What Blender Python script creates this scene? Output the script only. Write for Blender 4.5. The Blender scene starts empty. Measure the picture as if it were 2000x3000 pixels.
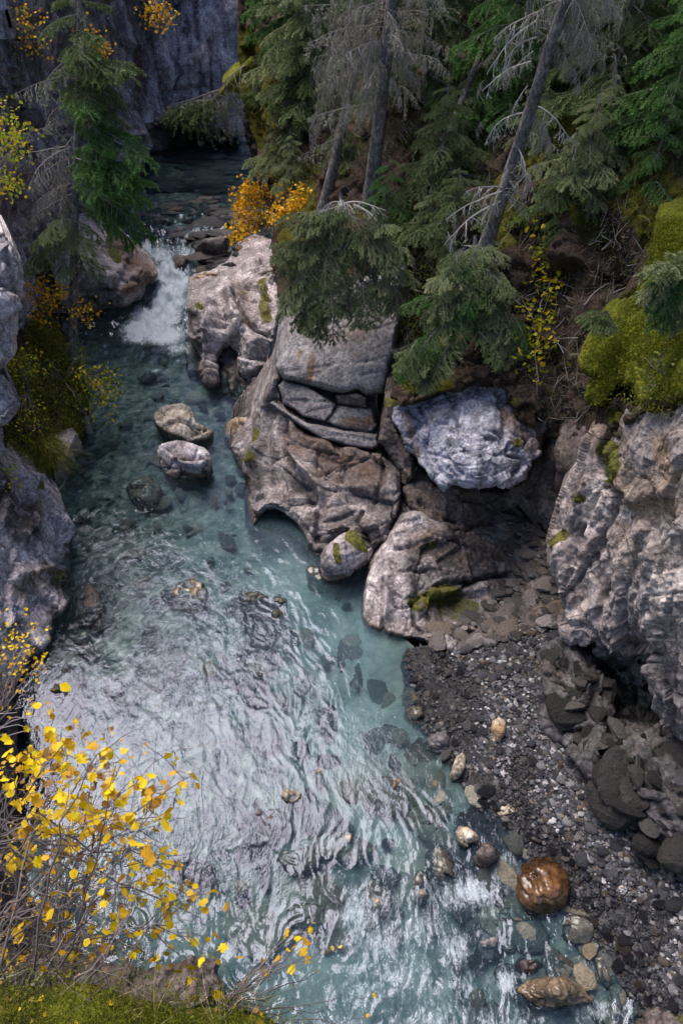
import bpy, math, random
import numpy as np
from mathutils import Vector, Matrix
rad = math.radians
random.seed(7); RNG = np.random.default_rng(7)
sc = bpy.context.scene
# ------------------------------------------------------------------ camera
F_PX, PITCH, CAM_H = 2100.0, rad(41), 9.5
cam = bpy.data.cameras.new('camera'); camo = bpy.data.objects.new('camera', cam)
sc.collection.objects.link(camo); sc.camera = camo
camo.location = (0, 0, CAM_H); camo.rotation_euler = (math.pi/2 - PITCH, 0, 0)
cam.sensor_fit = 'VERTICAL'; cam.sensor_height = 36; cam.lens = 36*F_PX/3000
cam.clip_start = .05; cam.clip_end = 500
# ------------------------------------------------------------------ world, sun, exposure
SUN_EL, SUN_AZ = 62, 316          # degrees; azimuth clockwise from +Y
w = bpy.data.worlds.new('World'); sc.world = w; w.use_nodes = True
nt = w.node_tree; bg = nt.nodes['Background']
sky = nt.nodes.new('ShaderNodeTexSky'); sky.sky_type = 'NISHITA'; sky.sun_disc = False
sky.sun_elevation = rad(SUN_EL); sky.sun_rotation = rad(SUN_AZ); sky.dust_density = 6.0; sky.ozone_density = .6; sky.altitude = 1400
nt.links.new(sky.outputs[0], bg.inputs[0]); bg.inputs[1].default_value = .14
sun = bpy.data.lights.new('sun', 'SUN'); suno = bpy.data.objects.new('sun', sun); sc.collection.objects.link(suno)
sun.energy = 3.6; sun.angle = rad(42); sun.color = (1, .93, .86)
sd = Vector((math.sin(rad(SUN_AZ))*math.cos(rad(SUN_EL)), math.cos(rad(SUN_AZ))*math.cos(rad(SUN_EL)), math.sin(rad(SUN_EL))))
suno.rotation_euler = sd.to_track_quat('Z', 'Y').to_euler()
sc.view_settings.view_transform = 'Standard'; sc.view_settings.look = 'None'
sc.view_settings.exposure = .5; sc.view_settings.gamma = 1
sc.cycles.use_denoising = True; sc.cycles.adaptive_threshold = .03; sc.cycles.max_bounces = 6; sc.cycles.transparent_max_bounces = 8
sc.cycles.diffuse_bounces = 3; sc.cycles.glossy_bounces = 2; sc.cycles.transmission_bounces = 2
sc.cycles.sample_clamp_indirect = 4; sc.cycles.caustics_reflective = False; sc.cycles.caustics_refractive = False

# ------------------------------------------------------------------ pixel <-> place helpers
CP, SP = math.cos(PITCH), math.sin(PITCH)
def rays(U, V):
    a = (np.asarray(U, float)-1000)/F_PX; b = (1500-np.asarray(V, float))/F_PX
    return np.stack([a, CP+b*SP, -SP+b*CP], -1)
def at(u, v, y=None, z=None, t=None):
    d = rays(u, v)
    if y is not None: t = y/d[1]
    elif z is not None: t = (z-CAM_H)/d[2]
    return np.array([0, 0, CAM_H]) + d*t
def tval(u, v, k, val):
    d = rays(u, v)
    return val if k == 't' else (val/d[1] if k == 'y' else (val-CAM_H)/d[2])
def tps(ctrl):
    """thin plate spline through (u, v, value)"""
    c = np.array(ctrl, float); X = c[:, :2]/1000; n = len(X)
    r = np.linalg.norm(X[:, None]-X[None], axis=2); K = np.where(r > 0, r*r*np.log(r+1e-12), 0) + 1e-4*np.eye(n)
    Pm = np.hstack([np.ones((n, 1)), X]); A = np.zeros((n+3, n+3)); A[:n, :n] = K; A[:n, n:] = Pm; A[n:, :n] = Pm.T
    s = np.linalg.lstsq(A, np.concatenate([c[:, 2], np.zeros(3)]), rcond=None)[0]
    def f(U, V):
        U = np.asarray(U, float)/1000; V = np.asarray(V, float)/1000
        out = s[n]+s[n+1]*U+s[n+2]*V
        for i in range(n):
            rr = (U-X[i, 0])**2+(V-X[i, 1])**2
            out = out + s[i]*.5*rr*np.log(rr+1e-14)
        return out
    return f
# ------------------------------------------------------------------ noise
def hsh(ix, iy, iz, s):
    h = (ix.astype(np.uint32)*np.uint32(374761393) + iy.astype(np.uint32)*np.uint32(668265263)
         + iz.astype(np.uint32)*np.uint32(2147483647) + np.uint32((s*1274126177) & 0xffffffff))
    h = (h ^ (h >> np.uint32(13)))*np.uint32(1274126177); h = (h ^ (h >> np.uint32(15)))*np.uint32(2246822519)
    return ((h ^ (h >> np.uint32(14))) & np.uint32(0xffffff)).astype(np.float32)/16777216.
def vnoise(P, s=0):
    i = np.floor(P).astype(np.int64); f = (P-i).astype(np.float32); f = f*f*f*(f*(f*6-15)+10)
    o = 0
    for dx in (0, 1):
        wx = f[..., 0] if dx else 1-f[..., 0]
        for dy in (0, 1):
            wy = f[..., 1] if dy else 1-f[..., 1]
            for dz in (0, 1):
                wz = f[..., 2] if dz else 1-f[..., 2]
                o = o + wx*wy*wz*hsh(i[..., 0]+dx, i[..., 1]+dy, i[..., 2]+dz, s)
    return o*2-1
def fbm(P, o=4, s=0, g=.5):
    a, t, r = 1., 0., 0
    for k in range(o):
        r = r + a*vnoise(P*(2.03**k)+k*7.3, s+k); t += a; a *= g
    return r/t
def worley(P, s=0, jit=.9):
    """F1, F2, offset to the nearest centre, three hashes of the nearest cell"""
    i = np.floor(P).astype(np.int64)
    F1 = np.full(P.shape[:-1], 9., np.float32); F2 = F1.copy(); D = np.zeros(P.shape, np.float32); C = np.zeros(P.shape, np.int64)
    for dx in (-1, 0, 1):
        for dy in (-1, 0, 1):
            for dz in (-1, 0, 1):
                c = i+np.array([dx, dy, dz])
                o = np.stack([hsh(c[..., 0], c[..., 1], c[..., 2], s+k) for k in (11, 12, 13)], -1)
                d = (P-(c+.5+(o-.5)*jit)).astype(np.float32); r = np.sqrt((d*d).sum(-1))
                m = r < F1; F2 = np.where(m, F1, np.minimum(F2, r)); F1 = np.where(m, r, F1)
                D = np.where(m[..., None], d, D); C = np.where(m[..., None], c, C)
    h = np.stack([hsh(C[..., 0], C[..., 1], C[..., 2], s+k) for k in (21, 22, 23)], -1)
    return F1, F2, D, h
def blocks(P, size, amp, tilt=1., crack=.3, s=0, aniso=(1, 1, 1), rot=0., warp=.25):
    """broken rock: every cell a tilted facet at its own height, cracks between"""
    Q = P.copy()
    if rot:
        c, n = math.cos(rot), math.sin(rot); Q = np.stack([P[..., 0]*c+P[..., 2]*n, P[..., 1], -P[..., 0]*n+P[..., 2]*c], -1)
    Q = Q/(size*np.array(aniso))
    Q = Q + warp*np.stack([vnoise(Q*1.3, s+40), vnoise(Q*1.3, s+41), vnoise(Q*1.3, s+42)], -1)
    F1, F2, D, h = worley(Q, s)
    e = F2-F1
    return amp*((h[..., 0]-.5) + tilt*(D*(h-.5)*2).sum(-1) - crack*np.exp(-(e/.07)**2))
def joints(P, size, amp, s=0, aniso=(1, 1, .6), tilt=.8, crack=.25, warp=.22, skew=.3):
    """rock broken along three sets of joint planes: angular blocks, each at its own height and tilt"""
    rs = np.random.RandomState(s+1); A = np.eye(3)+rs.uniform(-skew, skew, (3, 3))
    Q = P@A.T/(size*np.array(aniso))
    Q = Q+warp*np.stack([fbm(Q*.7, 2, s+60), fbm(Q*.7, 2, s+63), fbm(Q*.7, 2, s+66)], -1)*2
    l = np.floor(Q[..., 2]).astype(np.int64); Q[..., 0] += hsh(l, l*0+1, l*0+2, s)*3.7; Q[..., 1] += hsh(l, l*0+3, l*0+4, s)*3.1
    i = np.floor(Q).astype(np.int64); f = Q-i; e = np.minimum(f, 1-f).min(-1)
    h = np.stack([hsh(i[..., 0], i[..., 1], i[..., 2], s+k) for k in (31, 32, 33, 34)], -1)
    return amp*((h[..., 3]-.5)+tilt*((f-.5)*(h[..., :3]-.5)*2).sum(-1)*2-crack*np.exp(-(e/.05)**2))
# ------------------------------------------------------------------ meshes and objects
COL = sc.collection
def prop(o, label=None, cat=None, group=None, kind=None):
    if label: o['label'] = label
    if cat: o['category'] = cat
    if group: o['group'] = group
    if kind: o['kind'] = kind
    return o
def mesh(name, V, Fs, mat=None, smooth=True, attrs=None, midx=None):
    """V (n,3); Fs list of int arrays (m,3) or (m,4)"""
    me = bpy.data.meshes.new(name); V = np.asarray(V, np.float32)
    Fs = [np.asarray(f, np.int32) for f in Fs if len(f)]
    me.vertices.add(len(V)); me.vertices.foreach_set('co', V.ravel())
    lp = np.concatenate([f.ravel() for f in Fs]); tot = np.concatenate([np.full(len(f), f.shape[1], np.int32) for f in Fs])
    me.loops.add(len(lp)); me.loops.foreach_set('vertex_index', lp)
    me.polygons.add(len(tot)); st = np.zeros(len(tot), np.int32); st[1:] = np.cumsum(tot)[:-1]
    me.polygons.foreach_set('loop_start', st)
    try: me.polygons.foreach_set('loop_total', tot)
    except Exception: pass
    if midx is not None: me.polygons.foreach_set('material_index', np.asarray(midx, np.int32))
    me.polygons.foreach_set('use_smooth', np.full(len(tot), smooth))
    for m in (mat if isinstance(mat, (list, tuple)) else [mat]):
        if m: me.materials.append(m)
    for k, a in (attrs or {}).items():
        a = np.asarray(a, np.float32)
        if a.ndim == 1: me.attributes.new(k, 'FLOAT', 'POINT').data.foreach_set('value', a)
        else:
            a4 = np.ones((len(a), 4), np.float32); a4[:, :a.shape[1]] = a
            me.attributes.new(k, 'FLOAT_COLOR', 'POINT').data.foreach_set('color', a4.ravel())
    me.update(calc_edges=True); me.validate()
    return me
def obj(name, me, parent=None, loc=None, **kw):
    o = bpy.data.objects.new(name, me); COL.objects.link(o)
    if parent: o.parent = parent
    if loc is not None: o.location = loc
    return prop(o, **kw)
def empty(name, loc=(0, 0, 0), **kw):
    o = bpy.data.objects.new(name, None); COL.objects.link(o); o.location = loc
    return prop(o, **kw)
class MB:
    """collects pieces into one mesh"""
    def __init__(s): s.V = []; s.T = []; s.Q = []; s.tm = []; s.qm = []; s.n = 0; s.A = []
    def add(s, V, F, m=0, a=0.):
        F = np.asarray(F); V = np.asarray(V, float)
        if len(V) == 0 or len(F) == 0: return
        (s.T if F.shape[1] == 3 else s.Q).append(F+s.n); (s.tm if F.shape[1] == 3 else s.qm).append(np.full(len(F), m))
        s.V.append(V); s.n += len(V); s.A.append(np.full(len(V), a) if np.isscalar(a) else np.asarray(a))
    def mesh(s, name, mats, smooth=True):
        Fs, mi = [], []
        if s.T: Fs.append(np.vstack(s.T)); mi.append(np.concatenate(s.tm))
        if s.Q: Fs.append(np.vstack(s.Q)); mi.append(np.concatenate(s.qm))
        return mesh(name, np.vstack(s.V), Fs, mats, smooth, {'rnd': np.concatenate(s.A)}, np.concatenate(mi))
def tube(pts, r, n=5):
    pts = np.asarray(pts, float); m = len(pts); r = np.broadcast_to(np.asarray(r, float), (m,))
    T = np.gradient(pts, axis=0); T /= np.linalg.norm(T, axis=1)[:, None]+1e-9
    ref = np.array([0, 0, 1.]) if abs(T[:, 2]).mean() < .8 else np.array([1., 0, 0])
    A = np.cross(T, ref); A /= np.linalg.norm(A, axis=1)[:, None]+1e-9; B = np.cross(T, A)
    th = np.arange(n)*2*math.pi/n
    V = pts[:, None]+r[:, None, None]*(np.cos(th)[None, :, None]*A[:, None]+np.sin(th)[None, :, None]*B[:, None])
    i = np.arange(m-1)[:, None]*n; j = np.arange(n)[None]; k = (j+1) % n
    Q = np.stack([i+j, i+k, i+n+k, i+n+j], -1).reshape(-1, 4)
    return V.reshape(-1, 3), Q
def rotz(a):
    c, s = math.cos(a), math.sin(a); return np.array([[c, -s, 0], [s, c, 0], [0, 0, 1]])
# ------------------------------------------------------------------ relief: a rock face or bank traced as an outline, given real depth, carved and closed to the back
def polydist(U, V, pl, closed):
    d = np.full(U.shape, 1e9); pl = np.array(pl, float); n = len(pl)
    for i in range(n if closed else n-1):
        a, b = pl[i], pl[(i+1) % n]; e = b-a; L = (e*e).sum()+1e-9
        t = np.clip(((U-a[0])*e[0]+(V-a[1])*e[1])/L, 0, 1)
        d = np.minimum(d, (U-a[0]-t*e[0])**2+(V-a[1]-t*e[1])**2)
    return np.sqrt(d)
def inside(U, V, pl):
    c = np.zeros(U.shape, bool); n = len(pl)
    for i in range(n):
        (x0, y0), (x1, y1) = pl[i], pl[(i+1) % n]
        if y0 == y1: continue
        c ^= ((y0 > V) != (y1 > V)) & (U < (x1-x0)*(V-y0)/(y1-y0)+x0)
    return c
class Relief: pass
def relief(name, outline, ctrl=None, mat=None, step=5, edge=(40, .25), skirt=('back', 1.2), disp=None, sculpt=(), paint=(),
           tfun=None, rag=5, parent=None, zonly=False, attr_fn=None, smooth=True, **kw):
    if tfun is None:
        f = tps([(u, v, math.log(tval(u, v, k, x))) for u, v, k, x in ctrl]); tfun = lambda U, V: np.exp(f(U, V))
    pl = np.array(outline, float); lo = pl.min(0)-3*step; hi = pl.max(0)+3*step
    U, V = np.meshgrid(np.arange(lo[0], hi[0]+step, step), np.arange(lo[1], hi[1]+step, step))
    D = polydist(U, V, outline, True); ins = inside(U, V, outline); S = np.where(ins, -D, D)
    if rag: S = S + rag*fbm(np.stack([U/45., V/45., U*0+len(name)*3.1], -1), 3, 3)*1.6
    gy, gx = np.gradient(S, step); gl = np.sqrt(gx*gx+gy*gy)+1e-6
    mv = (S > 0) & (S < step*1.6)
    U = np.where(mv, U-gx/gl*S, U); V = np.where(mv, V-gy/gl*S, V)
    T = tfun(U, V)
    if edge:
        x = np.clip(1+S/edge[0], 0, 1); T = T + edge[1]*(1-np.sqrt(np.clip(1-x*x, 0, 1)))
    R = rays(U, V); C0 = np.array([0, 0, CAM_H]); P = C0+R*T[..., None]
    if disp or len(sculpt):
        h = disp(P) if disp else np.zeros(U.shape)
        for pts, wd, amp in sculpt:
            d = polydist(U, V, pts, False) if len(pts) > 1 else np.hypot(U-pts[0][0], V-pts[0][1])
            h = h + amp*np.exp(-(d/wd)**2)
        if zonly: P[..., 2] += h
        else:
            Nn = np.cross(np.gradient(P, axis=1), np.gradient(P, axis=0)); Nn /= np.linalg.norm(Nn, axis=2)[..., None]+1e-9
            Nn *= np.where((Nn*R).sum(-1) > 0, -1, 1)[..., None]
            Rn = R/np.linalg.norm(R, axis=2)[..., None]
            Nn = Nn*.65-Rn*.35
            fade = np.clip(-S/(edge[0]*.6 if edge else 10), 0, 1)*.75+.25
            P = P+Nn*(h*fade)[..., None]
    A = np.zeros(U.shape+(3,), np.float32)
    for ch, pts, wd, amt in paint:
        d = polydist(U, V, pts, False) if len(pts) > 1 else np.hypot(U-pts[0][0], V-pts[0][1])
        d = d*(1+.35*fbm(P*2.2, 3, 9))
        A[..., 'rgb'.index(ch)] = np.maximum(A[..., 'rgb'.index(ch)], amt*np.clip(1.6-1.6*d/wd, 0, 1))
    if attr_fn: A = attr_fn(U, V, P, A)
    ok = S <= step*1.6
    q = ok[:-1, :-1] & ok[1:, :-1] & ok[:-1, 1:] & ok[1:, 1:] & ((S[:-1, :-1] < 0) | (S[1:, 1:] < 0))
    idx = np.arange(U.size).reshape(U.shape)
    Q = np.stack([idx[:-1, :-1], idx[1:, :-1], idx[1:, 1:], idx[:-1, 1:]], -1)[q]
    used, inv = np.unique(Q, return_inverse=True); Q = inv.reshape(-1, 4)
    Vt = P.reshape(-1, 3)[used]; At = A.reshape(-1, 3)[used]; Rt = R.reshape(-1, 3)[used]
    Fs = [Q]
    if skirt:
        E = np.vstack([Q[:, [0, 1]], Q[:, [1, 2]], Q[:, [2, 3]], Q[:, [3, 0]]]); key = np.sort(E, 1); key = key[:, 0].astype(np.int64)*len(Vt)+key[:, 1]
        _, fi, ct = np.unique(key, return_index=True, return_counts=True); B = E[fi[ct == 1]]
        bv, bi = np.unique(B, return_inverse=True); bi = bi.reshape(-1, 2); n0 = len(Vt)
        if skirt[0] == 'down': off = np.tile([0, 0, -1.], (len(bv), 1))
        else:
            off = Rt[bv].copy(); off[:, 2] = 0 if skirt[0] == 'back' else off[:, 2]; off /= np.linalg.norm(off, axis=1)[:, None]
        cen = Vt.mean(0); pull = (cen-Vt[bv])*.12
        mid = Vt[bv]+off*skirt[1]*.4+pull*.2; end = Vt[bv]+off*skirt[1]+pull
        Vt = np.vstack([Vt, mid, end]); At = np.vstack([At, At[bv]*.3, At[bv]*0])
        m = len(bv)
        Fs.append(np.stack([B[:, 1], B[:, 0], n0+bi[:, 0], n0+bi[:, 1]], -1))
        Fs.append(np.stack([n0+bi[:, 1], n0+bi[:, 0], n0+m+bi[:, 0], n0+m+bi[:, 1]], -1))
    me = mesh(name, Vt, Fs, mat, smooth, {'paint': At})
    o = obj(name, me, parent, **kw)
    r = Relief(); r.o = o; r.tfun = tfun
    r.pos = lambda u, v: np.array([0, 0, CAM_H])+rays(u, v)*float(tfun(np.array([float(u)]), np.array([float(v)]))[0])
    return r
# ------------------------------------------------------------------ materials
class NT:
    def __init__(s, name):
        s.m = bpy.data.materials.new(name); s.m.use_nodes = True; s.t = s.m.node_tree; s.t.nodes.clear()
        s.out = s.t.nodes.new('ShaderNodeOutputMaterial')
    def n(s, typ, **inp):
        nd = s.t.nodes.new('ShaderNode'+typ)
        for k, v in inp.items():
            k2 = k.replace('_', ' ')
            if hasattr(nd, k) and k not in nd.inputs and k2 not in nd.inputs: setattr(nd, k, v); continue
            s.set(nd.inputs[k2 if k2 in nd.inputs else k], v)
        return nd
    def set(s, sock, v):
        if isinstance(v, bpy.types.NodeSocket): s.t.links.new(v, sock)
        elif isinstance(v, (tuple, list)) and len(v) == 3 and sock.type == 'RGBA': sock.default_value = (*v, 1)
        else: sock.default_value = v
    def math(s, op, a, b=0., c=None):
        nd = s.t.nodes.new('ShaderNodeMath'); nd.operation = op; s.set(nd.inputs[0], a); s.set(nd.inputs[1], b)
        if c is not None: s.set(nd.inputs[2], c)
        return nd.outputs[0]
    def mix(s, f, a, b, typ='MIX'):
        nd = s.t.nodes.new('ShaderNodeMix'); nd.data_type = 'RGBA'; nd.blend_type = typ
        s.set(nd.inputs[0], f); s.set(nd.inputs[6], a); s.set(nd.inputs[7], b); return nd.outputs[2]
    def coord(s, scale=(1, 1, 1), rot=(0, 0, 0), kind='Object'):
        c = s.t.nodes.new('ShaderNodeTexCoord'); mp = s.t.nodes.new('ShaderNodeMapping')
        s.t.links.new(c.outputs[kind], mp.inputs[0]); mp.inputs['Scale'].default_value = scale; mp.inputs['Rotation'].default_value = rot
        return mp.outputs[0]
    def noise(s, vec, scale, detail=4, rough=.55, dist=0.):
        return s.n('TexNoise', Vector=vec, Scale=scale, Detail=detail, Roughness=rough, Distortion=dist).outputs['Fac']
    def ramp(s, fac, stops):
        nd = s.t.nodes.new('ShaderNodeValToRGB'); s.set(nd.inputs[0], fac); cr = nd.color_ramp
        while len(cr.elements) < len(stops): cr.elements.new(.5)
        for e, (p, c) in zip(cr.elements, stops): e.position = p; e.color = (*c, 1) if len(c) == 3 else c
        return nd.outputs[0]
    def step(s, x, a, b):
        nd = s.t.nodes.new('ShaderNodeMapRange'); nd.clamp = True; nd.interpolation_type = 'SMOOTHSTEP'
        s.set(nd.inputs[0], x); s.set(nd.inputs[1], a); s.set(nd.inputs[2], b); return nd.outputs[0]
    def attr(s, name):
        nd = s.t.nodes.new('ShaderNodeAttribute'); nd.attribute_name = name; return nd
    def bump(s, h, strength=.5, dist=.05, normal=None):
        nd = s.n('Bump', Height=h, Strength=strength, Distance=dist)
        if normal: s.set(nd.inputs['Normal'], normal)
        return nd.outputs[0]
    def bsdf(s, col, rough=.8, normal=None, spec=.3, **kw):
        p = s.t.nodes.new('ShaderNodeBsdfPrincipled'); s.set(p.inputs['Base Color'], col); s.set(p.inputs['Roughness'], rough)
        s.set(p.inputs['Specular IOR Level'], spec)
        if normal: s.set(p.inputs['Normal'], normal)
        return p.outputs[0]
    def done(s, sh): s.t.links.new(sh, s.out.inputs[0]); return s.m
def rgb_split(n, col):
    nd = n.t.nodes.new('ShaderNodeSeparateColor'); n.t.links.new(col, nd.inputs[0]); return nd.outputs
MOSS = ((.025, .027, .008), (.085, .08, .014), (.18, .16, .026))
def rock(name, dark, mid, light, brown=(.14, .085, .05), streak=.5, rough=.8, spec=.3, bump=.6, sc_=1., brown_all=.25, dk=(.03, .028, .03)):
    n = NT(name); co = n.coord()
    a = n.noise(co, .9*sc_, 7, .66, .6); b = n.noise(co, 4*sc_, 6, .68, .3); c = n.noise(co, 15*sc_, 5, .72, .2)
    v = n.math('ADD', n.math('MULTIPLY', a, .6), n.math('MULTIPLY', b, .4))
    col = n.ramp(v, [(.37, dark), (.5, mid), (.62, light)])
    st = n.noise(n.coord((2.6*sc_, 2.6*sc_, .28*sc_)), 1.6, 5, .6, .3)
    col = n.mix(n.math('MULTIPLY', n.step(st, .5, .68), streak), col, dk)
    col = n.mix(n.math('MULTIPLY', n.step(st, .42, .3), streak*.8), col, light)
    pt = rgb_split(n, n.attr('paint').outputs['Color'])
    bn = n.noise(co, 1.7*sc_, 5, .6)
    bf = n.math('ADD', n.math('MULTIPLY', n.step(bn, .5, .66), brown_all), n.math('MULTIPLY', pt[1], n.step(b, .3, .55)))
    col = n.mix(n.math('MINIMUM', bf, .92), col, brown)
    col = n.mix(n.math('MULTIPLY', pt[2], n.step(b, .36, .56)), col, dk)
    sp = n.n('MapRange', Value=c); sp.inputs[1].default_value = .36; sp.inputs[2].default_value = .64; sp.inputs[3].default_value = .42; sp.inputs[4].default_value = 1.45
    col = n.mix(1., col, sp.outputs[0], 'MULTIPLY')
    wv = n.mix(.22, co, n.n('TexNoise', Vector=co, Scale=1.6*sc_, Detail=4.).outputs['Color'])
    ck = n.n('TexVoronoi', feature='DISTANCE_TO_EDGE', Vector=wv, Scale=1.5*sc_).outputs['Distance']; ck2 = n.n('TexVoronoi', feature='DISTANCE_TO_EDGE', Vector=wv, Scale=4.1*sc_).outputs['Distance']
    cf = n.math('MAXIMUM', n.math('MULTIPLY', n.step(ck, .016, .003), n.step(a, .4, .55)), n.math('MULTIPLY', n.step(ck2, .026, .006), n.step(bn, .46, .6)))
    col = n.mix(n.math('MULTIPLY', cf, .5), col, (.05, .042, .04))
    mf = n.step(n.math('ADD', pt[0], n.math('ADD', n.math('MULTIPLY', n.math('SUBTRACT', b, .5), 1.5), n.math('MULTIPLY', n.math('SUBTRACT', c, .5), .8))), .42, .62)
    mc = n.ramp(n.noise(co, 14, 4, .7), [(.3, MOSS[0]), (.5, MOSS[1]), (.72, MOSS[2])])
    col = n.mix(mf, col, mc)
    vo = n.n('TexVoronoi', feature='DISTANCE_TO_EDGE', Vector=n.mix(.12, co, n.n('TexNoise', Vector=co, Scale=3.).outputs['Color']), Scale=4.*sc_).outputs['Distance']
    hgt = n.math('ADD', n.math('MULTIPLY', b, .5), n.math('ADD', n.math('MULTIPLY', c, .10), n.math('SUBTRACT', n.math('MULTIPLY', n.step(vo, 0., .06), .15), n.math('MULTIPLY', cf, .35))))
    hgt = n.math('ADD', hgt, n.math('MULTIPLY', n.math('MULTIPLY', mf, n.noise(co, 45, 2)), .6))
    zz = n.t.nodes.new('ShaderNodeSeparateXYZ'); n.t.links.new(n.coord(), zz.inputs[0])
    wet = n.math('MULTIPLY', n.step(n.math('ADD', zz.outputs[2], n.math('MULTIPLY', n.math('SUBTRACT', bn, .5), .5)), .2, .08), .62)   # the splash zone stays wet
    col = n.mix(wet, col, n.mix(1., col, (.30, .27, .24), 'MULTIPLY'))
    return n.done(n.bsdf(col, n.math('MULTIPLY_ADD', wet, -rough*.9+.12, rough), n.bump(hgt, bump*.6, .09), spec))
M = {}
M['pink'] = rock('carved_limestone', (.12, .10, .105), (.33, .285, .29), (.66, .58, .58), brown_all=.22, streak=.4)
M['carved'] = rock('carved_brown_limestone', (.065, .054, .055), (.19, .16, .16), (.52, .46, .46), brown=(.12, .075, .055), brown_all=.35, streak=.35)
M['pale'] = rock('pale_lilac_limestone', (.17, .145, .155), (.44, .38, .40), (.78, .70, .71), brown_all=.2, streak=.35)  # pale stone, colour lifted to replace sunlight missing on the left bank
M['grey'] = rock('grey_limestone', (.12, .108, .115), (.21, .19, .20), (.33, .30, .305), streak=.25, brown_all=.2, bump=.45)
M['blue'] = rock('blue_limestone', (.13, .13, .165), (.31, .305, .365), (.62, .59, .66), streak=.75, brown_all=.12, dk=(.07, .075, .10))
M['cliff'] = rock('cliff_limestone', (.085, .07, .075), (.27, .225, .22), (.56, .485, .45), brown=(.27, .19, .13), streak=.35, brown_all=.3, dk=(.08, .08, .10))
M['brown'] = rock('brown_limestone', (.05, .04, .037), (.115, .09, .082), (.24, .195, .18), brown_all=.4, streak=.3)  # brown stone, colour darkened to deepen shade in crevices and under the overhang
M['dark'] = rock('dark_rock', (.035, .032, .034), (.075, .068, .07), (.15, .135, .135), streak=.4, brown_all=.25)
M['wall'] = rock('canyon_wall', (.20, .185, .23), (.40, .38, .46), (.66, .62, .70), brown=(.10, .06, .05), streak=.75, brown_all=.3, dk=(.045, .045, .06))
M['leftwall'] = rock('left_wall', (.10, .088, .105), (.27, .245, .29), (.56, .51, .58), brown=(.06, .042, .03), streak=.8, brown_all=.55)
M['wet'] = rock('wet_brown_stone', (.06, .028, .012), (.14, .064, .024), (.27, .16, .08), rough=.27, spec=.6, streak=.1, brown_all=.1, bump=.3)
M['tan'] = rock('tan_stone', (.26, .20, .155), (.48, .40, .32), (.72, .64, .55), brown=(.30, .18, .09), streak=.2, brown_all=.3, rough=.6)
M['tanwet'] = rock('wet_tan_stone', (.16, .11, .07), (.30, .22, .14), (.48, .38, .27), brown=(.25, .12, .05), streak=.15, brown_all=.45, rough=.3, spec=.6, bump=.4)
M['slab'] = rock('olive_slab', (.07, .065, .055), (.15, .14, .115), (.24, .225, .19), rough=.35, spec=.5, streak=.15, bump=.35)
def moss_mat(name, c0, c1, c2, sc_=1.):
    n = NT(name); co = n.coord()
    a = n.noise(co, 2.2*sc_, 5, .6); b = n.noise(co, 20*sc_, 5, .75)
    col = n.ramp(n.math('ADD', n.math('MULTIPLY', a, .5), n.math('MULTIPLY', b, .5)), [(.36, c0), (.5, c1), (.62, c2)])
    br = n.step(n.noise(n.coord((1, 1, 1), (0, 0, 1)), 3.1*sc_, 5, .6), .55, .68)
    col = n.mix(n.math('MULTIPLY', br, .5), col, (.09, .06, .02))
    pt = rgb_split(n, n.attr('paint').outputs['Color'])
    col = n.mix(n.math('MULTIPLY', pt[2], n.step(b, .35, .55)), col, (.035, .026, .02))
    h = n.math('ADD', n.math('MULTIPLY', b, .6), n.math('MULTIPLY', n.noise(co, 70*sc_, 2), .5))
    return n.done(n.bsdf(col, .95, n.bump(h, 1., .06), .1))
M['moss'] = moss_mat('moss', (.03, .036, .008), (.125, .135, .015), (.255, .25, .03))
def soil_mat():
    n = NT('forest_soil'); co = n.coord()
    a = n.noise(co, 1.1, 6, .6); b = n.noise(co, 16, 5, .7); c = n.noise(co, 48, 3, .7)
    col = n.ramp(n.math('ADD', n.math('MULTIPLY', a, .4), n.math('MULTIPLY', b, .6)), [(.36, (.02, .014, .011)), (.5, (.07, .047, .035)), (.64, (.14, .10, .08))])
    col = n.mix(n.step(c, .62, .7), col, (.20, .17, .16))
    pt = rgb_split(n, n.attr('paint').outputs['Color'])
    mf = n.step(n.math('ADD', pt[0], n.math('MULTIPLY', n.math('SUBTRACT', b, .5), 1.1)), .36, .55)
    col = n.mix(mf, col, n.ramp(b, [(.3, (.03, .03, .006)), (.5, (.085, .08, .012)), (.7, (.15, .13, .02))]))
    h = n.math('ADD', n.math('MULTIPLY', b, .7), n.math('MULTIPLY', c, .4))
    return n.done(n.bsdf(col, .95, n.bump(h, 1., .1), .1))
M['soil'] = soil_mat()
def leafy(name, stops, rough=.6, trans=.3, spec=.2, objvar=.5):
    """colour from the piece's own 'rnd' value plus the object's own random value"""
    n = NT(name); oi = n.t.nodes.new('ShaderNodeObjectInfo')
    f = n.math('ADD', n.attr('rnd').outputs['Fac'], n.math('MULTIPLY', oi.outputs['Random'], objvar))
    f = n.math('FRACT', f)
    col = n.ramp(f, stops); b = n.bsdf(col, rough, None, spec)
    if trans:
        tr = n.n('BsdfTranslucent', Color=col).outputs[0]; mx = n.n('MixShader'); n.set(mx.inputs[0], trans); n.set(mx.inputs[1], b); n.set(mx.inputs[2], tr); b = mx.outputs[0]
    return n.done(b)
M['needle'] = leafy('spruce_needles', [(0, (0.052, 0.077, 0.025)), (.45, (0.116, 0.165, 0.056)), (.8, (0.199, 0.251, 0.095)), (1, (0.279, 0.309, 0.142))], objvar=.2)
M['needle_g'] = leafy('grey_spruce_needles', [(0, (0.111, 0.137, 0.056)), (.45, (0.235, 0.275, 0.124)), (.8, (0.362, 0.386, 0.193)), (1, (0.527, 0.510, 0.289))], objvar=.2)
M['needle_b'] = leafy('bright_spruce_needles', [(0, (0.034, 0.085, 0.020)), (.45, (0.085, 0.186, 0.041)), (.8, (0.144, 0.279, 0.074)), (1, (0.220, 0.358, 0.121))], objvar=.2)
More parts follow.
